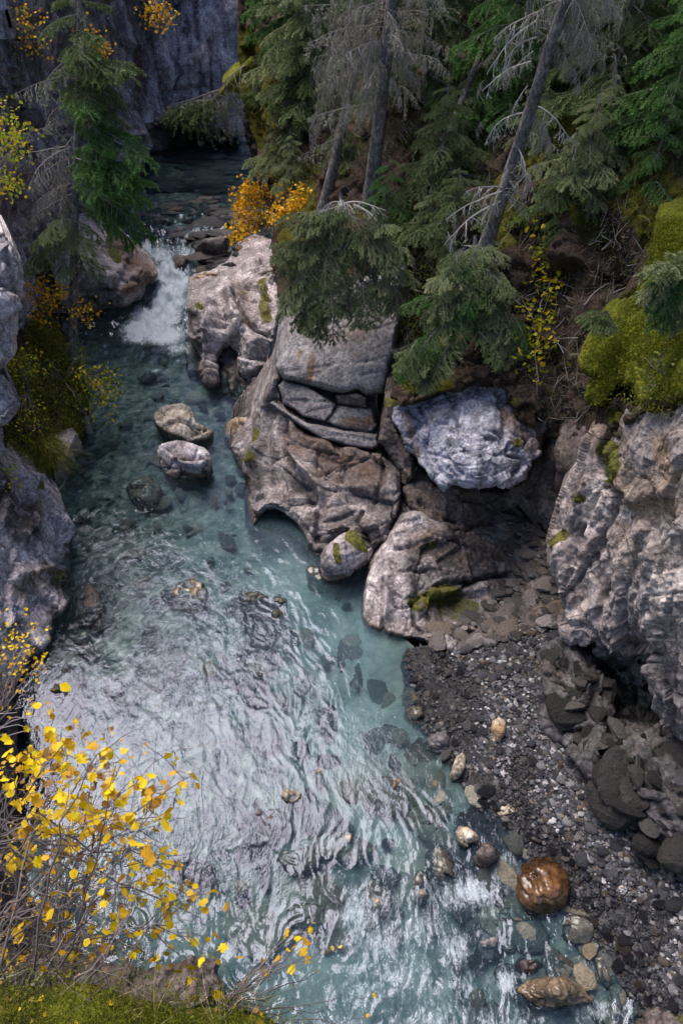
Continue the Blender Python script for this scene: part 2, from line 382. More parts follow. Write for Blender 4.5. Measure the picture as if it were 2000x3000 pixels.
M['needle_d'] = leafy('brown_needles', [(0, (0.072, 0.058, 0.030)), (.5, (0.134, 0.118, 0.066)), (1, (0.198, 0.180, 0.116))], objvar=.2)
M['lichen'] = leafy('beard_lichen', [(0, (.13, .13, .085)), (.5, (.29, .29, .20)), (1, (.52, .51, .40))], .95, .3, .05, .1)
M['twig'] = leafy('grey_twig', [(0, (0.125, 0.106, 0.100)), (.5, (0.237, 0.206, 0.200)), (1, (0.425, 0.388, 0.375))], .9, 0, .1, .3)
M['paletwig'] = leafy('pale_dead_twig', [(0, (.22, .20, .19)), (.5, (.38, .36, .34)), (1, (.58, .56, .53))], .9, 0, .1, .3)
M['stem'] = leafy('shrub_stem', [(0, (.08, .06, .06)), (.5, (.17, .135, .13)), (1, (.30, .25, .24))], .8, 0, .2, .6)
M['yellow'] = leafy('yellow_leaf', [(0, (0.441, 0.210, 0.018)), (.12, (0.651, 0.347, 0.011)), (.4, (0.798, 0.525, 0.007)), (.8, (0.892, 0.651, 0.013)), (1, (0.714, 0.378, 0.018))], .5, .35, .3, 1.)
M['tanleaf'] = leafy('withered_leaf', [(0, (.20, .10, .04)), (.5, (.40, .22, .07)), (1, (.55, .36, .14))], .7, .3, .2, 1.)
M['gold'] = leafy('golden_foliage', [(0, (0.360, 0.168, 0.011)), (.4, (0.660, 0.336, 0.011)), (.8, (0.840, 0.504, 0.018)), (1, (0.660, 0.504, 0.027))], .6, .35, .2, .3)
M['ygreen'] = leafy('yellow_green_leaf', [(0, (0.115, 0.161, 0.013)), (.4, (0.322, 0.368, 0.018)), (.75, (0.552, 0.483, 0.023)), (1, (0.632, 0.345, 0.018))], .6, .35, .2, 1.)
M['green'] = leafy('green_foliage', [(0, (0.039, 0.065, 0.016)), (.5, (0.104, 0.156, 0.029)), (1, (0.234, 0.247, 0.039))], .7, .3, .2, .3)
M['grass'] = leafy('grass_blades', [(0, (.06, .085, .012)), (.5, (.16, .18, .025)), (1, (.32, .28, .06))], .7, .3, .2, .1)
M['straw'] = leafy('dry_grass', [(0, (.28, .20, .09)), (1, (.58, .46, .25))], .7, .2, .2, .1)
M['mosstuft'] = leafy('moss_tuft', [(0, (0.044, 0.055, 0.009)), (.5, (0.144, 0.160, 0.015)), (1, (0.254, 0.258, 0.028))], .9, .2, .05, .1)
def bark_mat():
    n = NT('bark'); co = n.coord((1, 1, .45))
    a = n.noise(co, 26, 5, .7); b = n.noise(co, 5, 4, .6)
    col = n.ramp(n.math('ADD', n.math('MULTIPLY', a, .7), n.math('MULTIPLY', b, .3)), [(.36, (.045, .038, .036)), (.5, (.17, .15, .145)), (.63, (.38, .345, .335))])
    return n.done(n.bsdf(col, .95, n.bump(a, 1., .05), .1))
M['bark'] = bark_mat()
def pebble_mat(name, stops, rough=.55):
    n = NT(name); oi = n.t.nodes.new('ShaderNodeObjectInfo')
    f = n.math('FRACT', n.math('ADD', n.attr('rnd').outputs['Fac'], oi.outputs['Random']))
    col = n.ramp(f, stops); co = n.coord()
    b = n.noise(co, 6, 6, .75); sp = n.n('MapRange', Value=b); sp.inputs[1].default_value = .3; sp.inputs[2].default_value = .7; sp.inputs[3].default_value = .5; sp.inputs[4].default_value = 1.4
    return n.done(n.bsdf(n.mix(1., col, sp.outputs[0], 'MULTIPLY'), rough, n.bump(n.noise(co, 3.5, 6, .7), .9, .12), .35))
PB = [(0, (.035, .035, .042)), (.3, (.06, .06, .072)), (.55, (.085, .083, .095)), (.7, (.13, .125, .14)), (.8, (.14, .095, .06)), (.88, (.22, .21, .22)), (1, (.46, .44, .44))]
M['pebble'] = pebble_mat('river_pebbles', PB)
M['pebwet'] = pebble_mat('wet_pebbles', [(p, tuple(x*.34 for x in c)) for p, c in PB], .2)
def gravel_base():
    n = NT('gravel_base'); co = n.coord(); b = n.noise(co, 30, 4, .7); a = n.noise(co, 2, 3)
    return n.done(n.bsdf(n.ramp(n.math('ADD', n.math('MULTIPLY', b, .7), n.math('MULTIPLY', a, .3)), [(.38, (.008, .008, .009)), (.5, (.03, .028, .028)), (.64, (.075, .066, .06))]), .5, n.bump(b, 1., .05), .4))
M['gravelbase'] = gravel_base()
M['rubble'] = pebble_mat('rubble', [(0, (.06, .052, .05)), (.3, (.12, .105, .10)), (.6, (.20, .175, .165)), (.8, (.17, .125, .095)), (1, (.30, .265, .26))], .85)
M['shadestone'] = pebble_mat('shaded_cave_rubble', [(0, (.018, .016, .015)), (.4, (.036, .031, .029)), (.8, (.06, .052, .048)), (1, (.11, .10, .094))], .8)  # shade of the overhanging cliff put into a darker rubble colour
M['bedstone'] = pebble_mat('bed_stone', [(0, (.035, .04, .04)), (.3, (.12, .125, .115)), (.6, (.24, .23, .19)), (.85, (.30, .22, .14)), (1, (.42, .39, .32))], .5)
M['flat'] = pebble_mat('shale_slab', [(0, (.022, .023, .027)), (.35, (.05, .05, .054)), (.65, (.09, .087, .09)), (.85, (.085, .065, .055)), (1, (.17, .16, .16))], .35)
# ================================================================== THE PLACE
def d_block(size, amp, s=0, aniso=(1, 1, 1), rot=0., fine=.03, tilt=1., crack=.3):
    return lambda P: (joints(P, size*1.7, amp*.8, s, aniso, tilt*.9, crack) + joints(P, size*.75, amp*.36, s+3, aniso, tilt, crack) + joints(P, size*.3, amp*.11, s+5, aniso, tilt, crack*.6)
                      + blocks(P, size*.16, amp*.07, 1.2, .3, s+7) + fine*fbm(P*5, 3, s) + amp*.7*fbm(P*.7/size, 2, s+9))
def d_carved(size, amp, s=0, fine=.012):
    def f(P):
        Q = P/size+.35*np.stack([vnoise(P*.9/size, s+1), vnoise(P*.9/size, s+2), vnoise(P*.9/size, s+3)], -1)
        F1 = worley(Q, s)[0]
        return amp*(F1*F1-.4)*1.6 + amp*.6*fbm(P*1.1/size, 3, s+4) + fine*fbm(P*7, 3, s+6) + joints(P, size*1.2, amp*.8, s+8, (1, 1, .6), .8, .4) + joints(P, size*.42, amp*.34, s+9, (1, 1, .6), .9, .4)
    return f
def flutes(P, al, amp, fa=.6, fc=3.2, s=0):
    al = np.array(al)/np.linalg.norm(al); e1 = np.cross(al, [0, 1, 0]); e1 /= np.linalg.norm(e1); e2 = np.cross(al, e1)
    Q = np.stack([P@al*fa, P@e1*fc, P@e2*fc], -1); return amp*(1-2*np.abs(fbm(Q, 3, s)))
# ---- water level along the stream (pool 0, upper pool +0.9, falls between, riffle below)
_lv = np.array([(-500, .9), (690, .9), (735, .78), (800, .55), (870, .27), (930, .07), (985, 0.), (2420, 0.), (2600, -.10), (2800, -.2), (3100, -.34)])
def wz(U, V): return np.interp(V + .06*(np.asarray(U)-480)*((np.asarray(V) > 640) & (np.asarray(V) < 980)), _lv[:, 0], _lv[:, 1])
def wat(u, v, dz=0): return at(u, v, z=float(wz(u, v))+dz)
def gblob(U, V, L):
    r = np.zeros(U.shape)
    for u, v, ru, rv, a in L: r = np.maximum(r, a*np.exp(-((U-u)/ru)**2-((V-v)/rv)**2))
    return r
FOAM = [(470, 745, 60, 28, .55), (420, 735, 40, 22, .75), (400, 760, 30, 25, .6), (450, 800, 45, 25, .85), (490, 800, 30, 40, .9), (545, 760, 35, 45, .6), (520, 830, 40, 40, 1.), (500, 880, 55, 40, 1.05), (460, 930, 70, 35, .95),
        (415, 965, 60, 28, .85), (480, 980, 70, 35, .75), (400, 990, 50, 22, .6), (520, 1020, 60, 30, .42), (560, 880, 30, 50, .35), (590, 690, 50, 22, .5), (610, 665, 25, 15, .5), (540, 700, 50, 20, .4),
        (1390, 2610, 90, 55, .85), (1330, 2640, 60, 40, .6), (1470, 2520, 60, 60, .5), (1240, 2600, 110, 80, .38), (1060, 2640, 60, 60, .5), (1050, 2690, 90, 60, .6), (1100, 2760, 110, 70, .55), (1210, 2720, 110, 60, .5), (1330, 2780, 60, 80, .6),
        (1160, 2860, 160, 80, .5), (1050, 2900, 120, 80, .45), (1350, 2900, 130, 80, .42), (1480, 2880, 30, 45, .8), (1300, 2980, 200, 60, .5), (1450, 3000, 160, 60, .5), (1780, 2970, 120, 60, .5), (1700, 2830, 90, 70, .3), (1000, 3000, 120, 60, .45),
        (1240, 2420, 60, 60, .25), (1420, 2480, 50, 40, .4)]
MILK = [(900, 1800, 160, 280, .85), (830, 1580, 120, 120, .9), (1050, 1900, 130, 130, .9), (1080, 2100, 160, 160, .8), (1150, 2280, 160, 130, .6), (1100, 2480, 260, 120, .45), (1050, 2800, 420, 200, .6), (640, 1700, 200, 200, .35), (480, 900, 150, 120, .7), (500, 2000, 400, 500, .12), (330, 1000, 140, 120, .45)]
def water_attr(U, V, P, A):
    A[..., 0] = np.clip(gblob(U, V, FOAM)*np.where(V > 2300, .95, 1.6), 0, 1.25)+.10*np.clip((V-2450)/250, 0, 1)*np.clip((U-700)/300, 0, 1); A[..., 1] = np.clip(gblob(U, V, MILK), 0, 1)
    A[..., 2] = np.clip(gblob(U, V, [(450, 1900, 420, 600, 1.), (600, 2450, 420, 400, 1.), (400, 1400, 350, 300, .75), (520, 1150, 260, 160, .6), (1150, 2750, 420, 350, .9), (480, 850, 200, 200, .8), (1000, 2300, 250, 200, .55), (1650, 2850, 250, 250, .8)]), 0, 1)
    return A
def wave(P):
    Y = P[..., 1]; calm = np.clip((P[..., 0]+.6-(Y-9)*.05)/1.2, 0, 1)*np.clip((Y-4.6)/1.2, 0, 1)*np.clip((14-Y)/2, 0, 1)
    amp = np.interp(Y, [1, 3.5, 4.6, 6, 16, 18.5, 20, 25, 27, 30], [.032, .022, .009, .008, .008, .05, .16, .15, .04, .005])*(1-.95*calm)
    Q = np.stack([P[..., 0]*1.15+P[..., 1]*.25, P[..., 1]*.62-P[..., 0]*.15, P[..., 2]*0+3.], -1)
    Q = np.stack([Q[..., 0]*.86-Q[..., 1]*.5, Q[..., 0]*.5+Q[..., 1]*.86, Q[..., 2]], -1); Q = Q+.22*np.stack([vnoise(Q*2.3, 71), vnoise(Q*2.3, 72), Q[..., 2]*0], -1)+.06*np.stack([vnoise(Q*7, 73), vnoise(Q*7, 74), Q[..., 2]*0], -1)
    return amp*(fbm(Q*2.1, 3, 70)*1.3 + .55*(1-2*np.abs(vnoise(Q*5.2, 75))) + .4*(1-2*np.abs(vnoise(Q*9, 77))))
def water_mat():
    n = NT('stream_water'); pt = rgb_split(n, n.attr('paint').outputs['Color']); foam, milk, rip = pt[0], pt[1], pt[2]
    w1 = n.noise(n.coord((1.25, .75, 1), (0, 0, -.25)), 8., 3, .5, 1.); w2 = n.noise(n.coord((1.6, .6, 1), (0, 0, -.5)), 19., 3, .5, 1.)
    rg = n.math('ABSOLUTE', n.math('SUBTRACT', w1, .5)); hgt = n.math('ADD', n.math('MULTIPLY', rg, 1.1), n.math('MULTIPLY', w2, .4))
    st = n.math('MULTIPLY_ADD', rip, .9, .1)
    nrm = n.n('Bump', Height=hgt, Strength=1., Distance=n.math('MULTIPLY_ADD', rip, .0125, .0012)).outputs[0]
    # silt in the water
    mcol = n.mix(milk, (.024, .042, .058), (.115, .18, .20))
    dif = n.n('BsdfDiffuse', Color=mcol).outputs[0]
    tr = n.n('BsdfTransparent', Color=(.62, .78, .83)).outputs[0]
    body = n.n('MixShader'); n.set(body.inputs[0], n.math('MULTIPLY_ADD', milk, .30, .03)); n.set(body.inputs[1], tr); n.set(body.inputs[2], dif)
    fr = n.n('LayerWeight', Blend=.5, Normal=nrm).outputs['Fresnel']
    fr = n.n('Fresnel', IOR=1.75, Normal=nrm).outputs[0]
    gl = n.n('BsdfGlossy', Color=(.78, .80, 1.), Roughness=.04, Normal=nrm).outputs[0]  # lavender of the sky tinted into the reflection colour
    wtr = n.n('MixShader'); n.set(wtr.inputs[0], n.math('MINIMUM', n.math('MULTIPLY_ADD', fr, .5, 0.), 1.)); n.set(wtr.inputs[1], body.outputs[0]); n.set(wtr.inputs[2], gl)
    # foam: white water with streaks
    f1 = n.noise(n.coord((1.7, .6, 1), (0, 0, -.3)), 7., 7, .75, 1.8); f2 = n.noise(n.coord((1.3, .8, 1)), 30, 4, .75, 1.2)
    fn = n.math('ADD', n.math('MULTIPLY', f1, .62), n.math('MULTIPLY', f2, .38))
    fm = n.step(n.math('ADD', n.math('MULTIPLY', foam, .85), n.math('MULTIPLY', n.math('SUBTRACT', fn, .5), 2.4)), .28, .82)
    fb = n.n('BsdfDiffuse', Color=(.70, .78, .84), Normal=n.bump(fn, .8, .12)).outputs[0]
    out = n.n('MixShader'); n.set(out.inputs[0], n.math('MULTIPLY', fm, .85)); n.set(out.inputs[1], wtr.outputs[0]); n.set(out.inputs[2], fb)
    return n.done(out.outputs[0])
M['water'] = water_mat()
def bed_mat():
    n = NT('stream_bed'); co = n.coord(); pt = rgb_split(n, n.attr('paint').outputs['Color'])
    a = n.noise(co, 1.3, 5, .6, .6); b = n.noise(co, 6, 5, .65, .5)
    cob = n.ramp(n.math('ADD', n.math('MULTIPLY', n.noise(co, 2.6, 4, .6, .8), .5), n.math('MULTIPLY', b, .5)), [(.38, (.04, .05, .05)), (.48, (.13, .14, .125)), (.58, (.30, .28, .23)), (.66, (.46, .43, .36))])
    silt = n.ramp(n.math('ADD', n.math('MULTIPLY', a, .7), n.math('MULTIPLY', b, .3)), [(.36, (.13, .175, .165)), (.5, (.31, .345, .315)), (.62, (.48, .47, .40))])
    col = n.mix(pt[0], cob, silt)
    dk = n.step(n.math('ADD', n.math('MULTIPLY', pt[2], .8), n.math('SUBTRACT', b, .5)), .3, .42)
    col = n.mix(dk, col, (.018, .02, .022))
    col = n.mix(n.math('MULTIPLY', pt[1], .8), col, (.24, .18, .11))
    return n.done(n.bsdf(col, .9, n.bump(n.math('ADD', b, n.math('MULTIPLY', a, .8)), .6, .12), .1))
M['bed'] = bed_mat()
RIVER = [(300, 640), (410, 470), (560, 430), (720, 390), (800, 410), (810, 560), (800, 720), (760, 800), (680, 900), (800, 1180), (900, 1440), (1060, 1540), (1120, 1700), (1160, 1850), (1260, 1930), (1330, 2150), (1480, 2340), (1640, 2480), (1800, 2700), (2060, 2920), (2060, 3080), (-60, 3080), (-60, 1900), (60, 1500), (60, 1200), (150, 950), (180, 860)]
DEP = tps([(640, 430, 1.3), (560, 520, .35), (560, 600, .12), (500, 680, .12), (480, 800, .35), (330, 950, .9), (470, 950, .6), (560, 1080, .5), (420, 1200, .45), (400, 1500, .5), (300, 1900, .6), (600, 1700, .35), (700, 1400, .4), (820, 1560, .75), (900, 1750, .4), (1050, 1830, .25), (1000, 2050, .5), (1180, 1950, .05), (1230, 2150, .08), (1150, 2300, .22), (1350, 2380, .08), (800, 2300, .5), (500, 2500, .5), (1000, 2600, .3), (1200, 2800, .4), (1550, 2550, .1), (1700, 2800, .08), (1950, 2950, .08), (400, 2900, .4), (100, 2200, .6), (150, 1600, .5)])
river = relief('river', RIVER, mat=M['water'], step=4, edge=None, skirt=None, rag=0, zonly=True, disp=wave, attr_fn=water_attr,
               tfun=lambda U, V: (wz(U, V)-CAM_H)/rays(U, V)[..., 2], kind='structure', label='clear turquoise stream with white riffles running down the canyon')
def bed_attr(U, V, P, A):
    A[..., 0] = np.clip(gblob(U, V, [(880, 1760, 190, 300, 1.), (1040, 1900, 170, 200, 1.), (1080, 2150, 180, 200, 1.), (1100, 2450, 260, 200, .9), (820, 1560, 140, 130, 1.), (700, 1450, 90, 120, .5), (1100, 2800, 500, 260, .8), (480, 900, 160, 150, .9), (640, 1650, 150, 200, .4)])*1.3, 0, 1)
    A[..., 1] = np.clip(gblob(U, V, [(1150, 2300, 170, 110, .8), (1220, 2560, 120, 130, .6), (980, 2450, 100, 60, .7), (1180, 2000, 70, 160, .5), (900, 2620, 120, 70, .6)]), 0, 1)
    A[..., 2] = np.clip(gblob(U, V, [(960, 2120, 28, 60, 1.), (880, 2200, 30, 30, .9), (1140, 2150, 30, 24, 1.), (960, 2230, 36, 22, 1.), (1000, 1930, 14, 50, .8), (1050, 1990, 14, 50, .7), (1210, 2060, 34, 80, .8), (770, 1960, 26, 20, .6), (800, 1840, 50, 22, .7), (860, 1870, 26, 30, .8), (850, 1560, 40, 50, .8), (990, 1740, 16, 30, .7), (1230, 2200, 50, 40, .8), (150, 2030, 120, 90, .9), (60, 2250, 140, 160, .9), (1400, 2420, 80, 70, .8), (1560, 2750, 90, 60, .6)])*1.25, 0, 1)
    return A
def bed_disp(P):
    s = np.clip((P[..., 0]+1.6)/1.5, 0, 1)*np.clip((15-P[..., 1])/3, 0, 1)
    Q = P*np.array([1, .8, 1]); F1 = worley(Q/.55, 31)[0]
    return (1-s)*(.16*(.55-F1))+s*(.10*(F1*F1-.3)+.05*fbm(P*1.7, 3, 30))+.03*fbm(P*4, 2, 32)
bed = relief('riverbed', RIVER, mat=M['bed'], step=6, edge=None, skirt=None, rag=0, zonly=True, disp=bed_disp, attr_fn=bed_attr,
             tfun=lambda U, V: (wz(U, V)-np.maximum(DEP(U, V), .06)-CAM_H)/rays(U, V)[..., 2], kind='structure', label='pale silt and cobbles on the bottom of the stream')

# ---- far walls
backwall = relief('canyon_wall', [(230, -160), (760, -160), (780, 300), (770, 470), (715, 480), (700, 395), (620, 372), (520, 365), (470, 355), (430, 385), (380, 470), (230, 560)],
    [(260, 0, 'y', 33), (260, 480, 'y', 30), (500, 0, 'y', 36), (500, 350, 'y', 35), (720, 0, 'y', 36.5), (720, 380, 'y', 36), (620, 200, 'y', 35.6), (420, 200, 'y', 34.6)],
    M['wall'], step=5, edge=(14, .5), skirt=('back', 5), disp=d_block(2.2, .5, 3, (1, 1, 1.6), .1, .05),
    sculpt=[([(310, 20), (340, 120), (370, 260)], 14, -.35), ([(350, 0), (360, 110), (395, 130)], 16, .5), ([(420, 100), (420, 330)], 16, -.3), ([(500, 280), (530, 220), (520, 190)], 6, -.3), ([(500, 270), (600, 250)], 6, -.2), ([(600, 60), (640, 300)], 40, .25)],
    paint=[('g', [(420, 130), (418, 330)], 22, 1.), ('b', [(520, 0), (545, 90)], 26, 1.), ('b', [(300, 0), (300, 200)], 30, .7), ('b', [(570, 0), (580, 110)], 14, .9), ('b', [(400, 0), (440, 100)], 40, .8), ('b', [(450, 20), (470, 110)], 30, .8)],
    kind='structure')
undercut = relief('undercut_wall', [(360, 420), (480, 330), (760, 330), (790, 420), (770, 480), (640, 475), (480, 520), (380, 560), (340, 560)],
    [(400, 500, 'z', .8), (520, 470, 'y', 38), (640, 440, 'y', 38.5), (740, 440, 'y', 38), (560, 350, 'y', 37.5), (380, 440, 'y', 31)],
    M['dark'], step=6, edge=None, skirt=('back', 3), disp=d_block(.9, .4, 8), kind='structure')
leftwall = relief('left_canyon_wall', [(-80, -160), (330, -160), (330, 60), (345, 240), (420, 370), (455, 420), (440, 470), (400, 500), (375, 560), (330, 640), (300, 690), (230, 800), (190, 960), (90, 1000), (-80, 1020)],
    [(430, 430, 'y', 31), (380, 540, 'z', .8), (310, 650, 'z', .6), (330, 100, 'y', 30), (200, 300, 'y', 27), (200, 700, 'y', 25.5), (150, 900, 'y', 20), (0, 0, 'y', 20), (0, 500, 'y', 17), (0, 900, 'y', 14.5), (100, 300, 'y', 22.5)],
    M['leftwall'], step=5, edge=(14, .5), skirt=('back', 4), disp=d_block(1.5, .5, 14, (1, 1, 2.2), .05, .06),
    sculpt=[([(80, 80), (90, 400)], 30, -.6), ([(20, 200), (60, 500)], 12, .3), ([(200, 0), (250, 200)], 14, .4), ([(390, 400), (430, 395)], 12, .4)],
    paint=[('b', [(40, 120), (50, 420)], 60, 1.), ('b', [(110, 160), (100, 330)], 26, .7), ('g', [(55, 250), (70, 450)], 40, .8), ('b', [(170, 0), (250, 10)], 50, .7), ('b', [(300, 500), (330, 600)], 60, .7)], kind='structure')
# ---- the right hand slope under the trees
SLOPE = relief('forest_slope', [(690, -160), (700, 150), (715, 300), (745, 420), (760, 520), (790, 640), (800, 760), (815, 860), (830, 1040), (1000, 1000), (1150, 1000), (1160, 1190), (1330, 1200), (1540, 1280), (1700, 1300), (1800, 1260), (2080, 1260), (2080, -160)],
    [(700, 0, 'y', 33), (720, 240, 'y', 31), (760, 480, 'y', 27), (800, 640, 'y', 21.5), (830, 800, 'y', 17), (830, 980, 'y', 14.6), (950, 640, 'y', 17.6), (1080, 590, 'y', 16.2), (1000, 850, 'y', 14.6), (1150, 900, 'y', 13.5), (1160, 1100, 'y', 12.6), (1410, 750, 'y', 12.6), (1330, 1050, 'y', 11.2), (1500, 1100, 'y', 10.6), (1560, 1250, 'y', 10.2), (1600, 800, 'y', 12), (1700, 1200, 'y', 9.2), (1700, 600, 'y', 12.6), (1950, 700, 'y', 11), (1950, 1200, 'y', 8), (1950, 300, 'y', 14), (1950, 0, 'y', 17.5), (1500, 300, 'y', 17), (1500, 0, 'y', 22), (1150, 300, 'y', 19.5), (1100, 0, 'y', 26), (900, 300, 'y', 24), (1250, 550, 'y', 15.5)],
    M['soil'], step=5, edge=(20, .3), skirt=('back', 2), disp=lambda P: .45*fbm(P*.8, 4, 50)+blocks(P, .8, .28, 1., .3, 52)+blocks(P, .28, .09, 1., .3, 54)+.05*fbm(P*6, 3, 55),
    sculpt=[([(1350, 550), (1380, 640)], 60, .2), ([(1580, 900), (1560, 1100)], 50, -.35), ([(1760, 700), (1800, 780)], 60, -.9), ([(1700, 650), (1660, 760)], 50, .35), ([(1180, 780), (1190, 1020)], 26, -.8)],
    paint=[('r', [(720, 120), (730, 400)], 60, 1.), ('r', [(800, 160), (830, 500)], 70, .7), ('r', [(1490, 570), (1480, 700)], 60, .9), ('r', [(1700, 620), (1740, 680)], 70, .6), ('r', [(1850, 480), (1950, 640)], 140, .8), ('r', [(1560, 480), (1700, 300)], 90, .7), ('r', [(1660, 560), (1600, 760)], 60, .5), ('r', [(860, 700), (900, 900)], 60, .6), ('r', [(1050, 640), (1250, 640)], 60, .5), ('r', [(1280, 1000), (1350, 950)], 60, .6), ('r', [(880, 500), (900, 620)], 60, .7)], kind='structure')
# mossy far ledge above the upper pool
ledge = relief('mossy_ledge', [(650, 240), (680, 205), (740, 175), (790, 150), (830, 200), (850, 330), (840, 480), (815, 520), (790, 480), (775, 400), (730, 330), (715, 290), (690, 275), (660, 270)],
    [(660, 255, 'y', 31), (740, 200, 'y', 31), (800, 250, 'y', 29), (740, 320, 'y', 30), (820, 480, 'y', 27), (790, 440, 'y', 28)],
    M['moss'], step=5, edge=(24, .6), skirt=('back', 2.5), disp=lambda P: .3*fbm(P*.9, 4, 60)+.06*fbm(P*6, 2, 61),
    label='bright green moss ledge jutting over the upper pool', cat='moss bank')
ledgerock = relief('pool_side_rock', [(712, 300), (735, 320), (775, 385), (800, 470), (800, 560), (770, 570), (745, 520), (735, 450), (715, 400), (708, 340)],
    [(715, 330, 'y', 30.5), (720, 400, 'y', 30.6), (745, 500, 'z', .9), (770, 550, 'z', 1.), (790, 470, 'y', 28.5), (770, 400, 'y', 29.3)],
    M['brown'], step=4, edge=(16, .4), skirt=('back', 2), disp=d_block(.9, .3, 62, (1, 1, 2.)), sculpt=[([(745, 400), (760, 520)], 12, .25)], paint=[('b', [(715, 330), (725, 410)], 24, 1.)],
    label='dark brown rock pillar standing at the edge of the upper pool', cat='rock')

# ---- right bank rocks, far to near
R1 = relief('fluted_rock', [(553, 905), (575, 884), (612, 878), (645, 862), (676, 838), (690, 800), (700, 775), (760, 745), (815, 770), (830, 850), (825, 930), (810, 990), (800, 1060), (788, 1095), (780, 1135), (745, 1190), (715, 1160), (700, 1135), (686, 1118), (693, 1095), (698, 1065), (690, 1035), (672, 1021), (656, 1028), (648, 1050), (646, 1085), (652, 1120), (640, 1143), (618, 1132), (598, 1115), (570, 1100), (549, 1083), (575, 1063), (582, 1045), (575, 1020), (555, 990), (552, 950)],
    [(553, 905, 'y', 17.9), (552, 1083, 'z', .05), (600, 1113, 'z', 0), (640, 1140, 'z', 0), (590, 1000, 'y', 17), (640, 950, 'y', 16.9), (690, 1115, 'y', 16), (745, 1185, 'z', .05), (700, 800, 'y', 19.5), (760, 760, 'y', 19.8), (820, 850, 'y', 17.8), (800, 1000, 'y', 16), (730, 950, 'y', 16.7), (770, 1120, 'y', 15.5)],
    M['pink'], step=3.5, edge=(24, .75), skirt=('back', 2.2), disp=d_carved(.9, .16, 20),
    sculpt=[([(620, 900), (612, 980), (616, 1050), (622, 1130)], 16, .34), ([(590, 960), (592, 1030)], 14, -.2), ([(655, 960), (664, 1010)], 18, -.2), ([(680, 850), (700, 960), (735, 1010), (725, 1090)], 26, .26), ([(640, 870), (650, 930), (642, 960)], 14, -.12),
            ([(686, 870), (700, 900), (735, 960), (800, 990)], 5, -.3), ([(672, 870), (685, 930)], 8, .14), ([(560, 905), (620, 888), (680, 850)], 14, .16), ([(765, 1050), (775, 1000)], 14, -.25), ([(690, 1120), (740, 1105), (790, 1090)], 5, -.16), ([(590, 975), (610, 975)], 6, -.14)],
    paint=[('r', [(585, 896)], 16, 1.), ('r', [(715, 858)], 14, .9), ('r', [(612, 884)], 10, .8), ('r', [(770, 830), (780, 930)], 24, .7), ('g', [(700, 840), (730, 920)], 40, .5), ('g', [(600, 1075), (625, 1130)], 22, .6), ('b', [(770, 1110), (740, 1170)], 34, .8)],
    label='pale fluted limestone with a water-carved arch beside the falls', cat='rock')
relief('arch_back_rock', [(630, 1020), (700, 1000), (800, 1050), (830, 1120), (800, 1260), (745, 1215), (700, 1180), (640, 1150)],
    [(640, 1030, 'y', 17), (700, 1150, 'z', -.02), (760, 1220, 'z', 0), (810, 1100, 'y', 15.4), (700, 1020, 'y', 17)],
    M['dark'], step=5, edge=(10, .2), skirt=('back', 1), disp=d_carved(.6, .1, 22), label='dark wet rock inside the carved arch by the water', cat='rock')
R2a = relief('smooth_block', [(808, 1072), (822, 1020), (850, 960), (880, 900), (1000, 850), (1100, 800), (1185, 780), (1182, 890), (1170, 965), (1158, 1030), (1140, 1095), (1126, 1148), (1070, 1160), (1052, 1146), (1036, 1148), (1000, 1157), (925, 1140), (902, 1126), (880, 1124), (829, 1113), (818, 1098)],
    [(820, 1070, 'y', 13.1), (925, 1135, 'y', 12.6), (1110, 1155, 'y', 12.1), (900, 920, 'y', 13.9), (1170, 800, 'y', 13.4), (1165, 965, 'y', 12.6), (1000, 1000, 'y', 13)],
    M['grey'], step=4, edge=(20, .6), skirt=('back', 2.), disp=lambda P: .06*fbm(P*.9, 3, 81)+joints(P, 1.1, .018, 82, (1.6, 1, .5), .8, .8)+.01*fbm(P*8, 3, 83),
    sculpt=[([(1040, 1070), (1090, 1055), (1150, 1040)], 3, -.015), ([(1060, 1100), (1130, 1085)], 3, -.02), ([(1080, 1030), (1150, 1000)], 3, -.015), ([(1110, 960), (1170, 940)], 3, -.02), ([(815, 1075), (830, 1110)], 14, .1)],
    paint=[('g', [(915, 1040), (905, 1110)], 14, .9), ('g', [(880, 1030), (870, 1060)], 12, .8), ('g', [(1010, 990), (1050, 970)], 40, .5)],
    label='smooth grey limestone block with rust streaks under the drooping spruce', cat='rock')
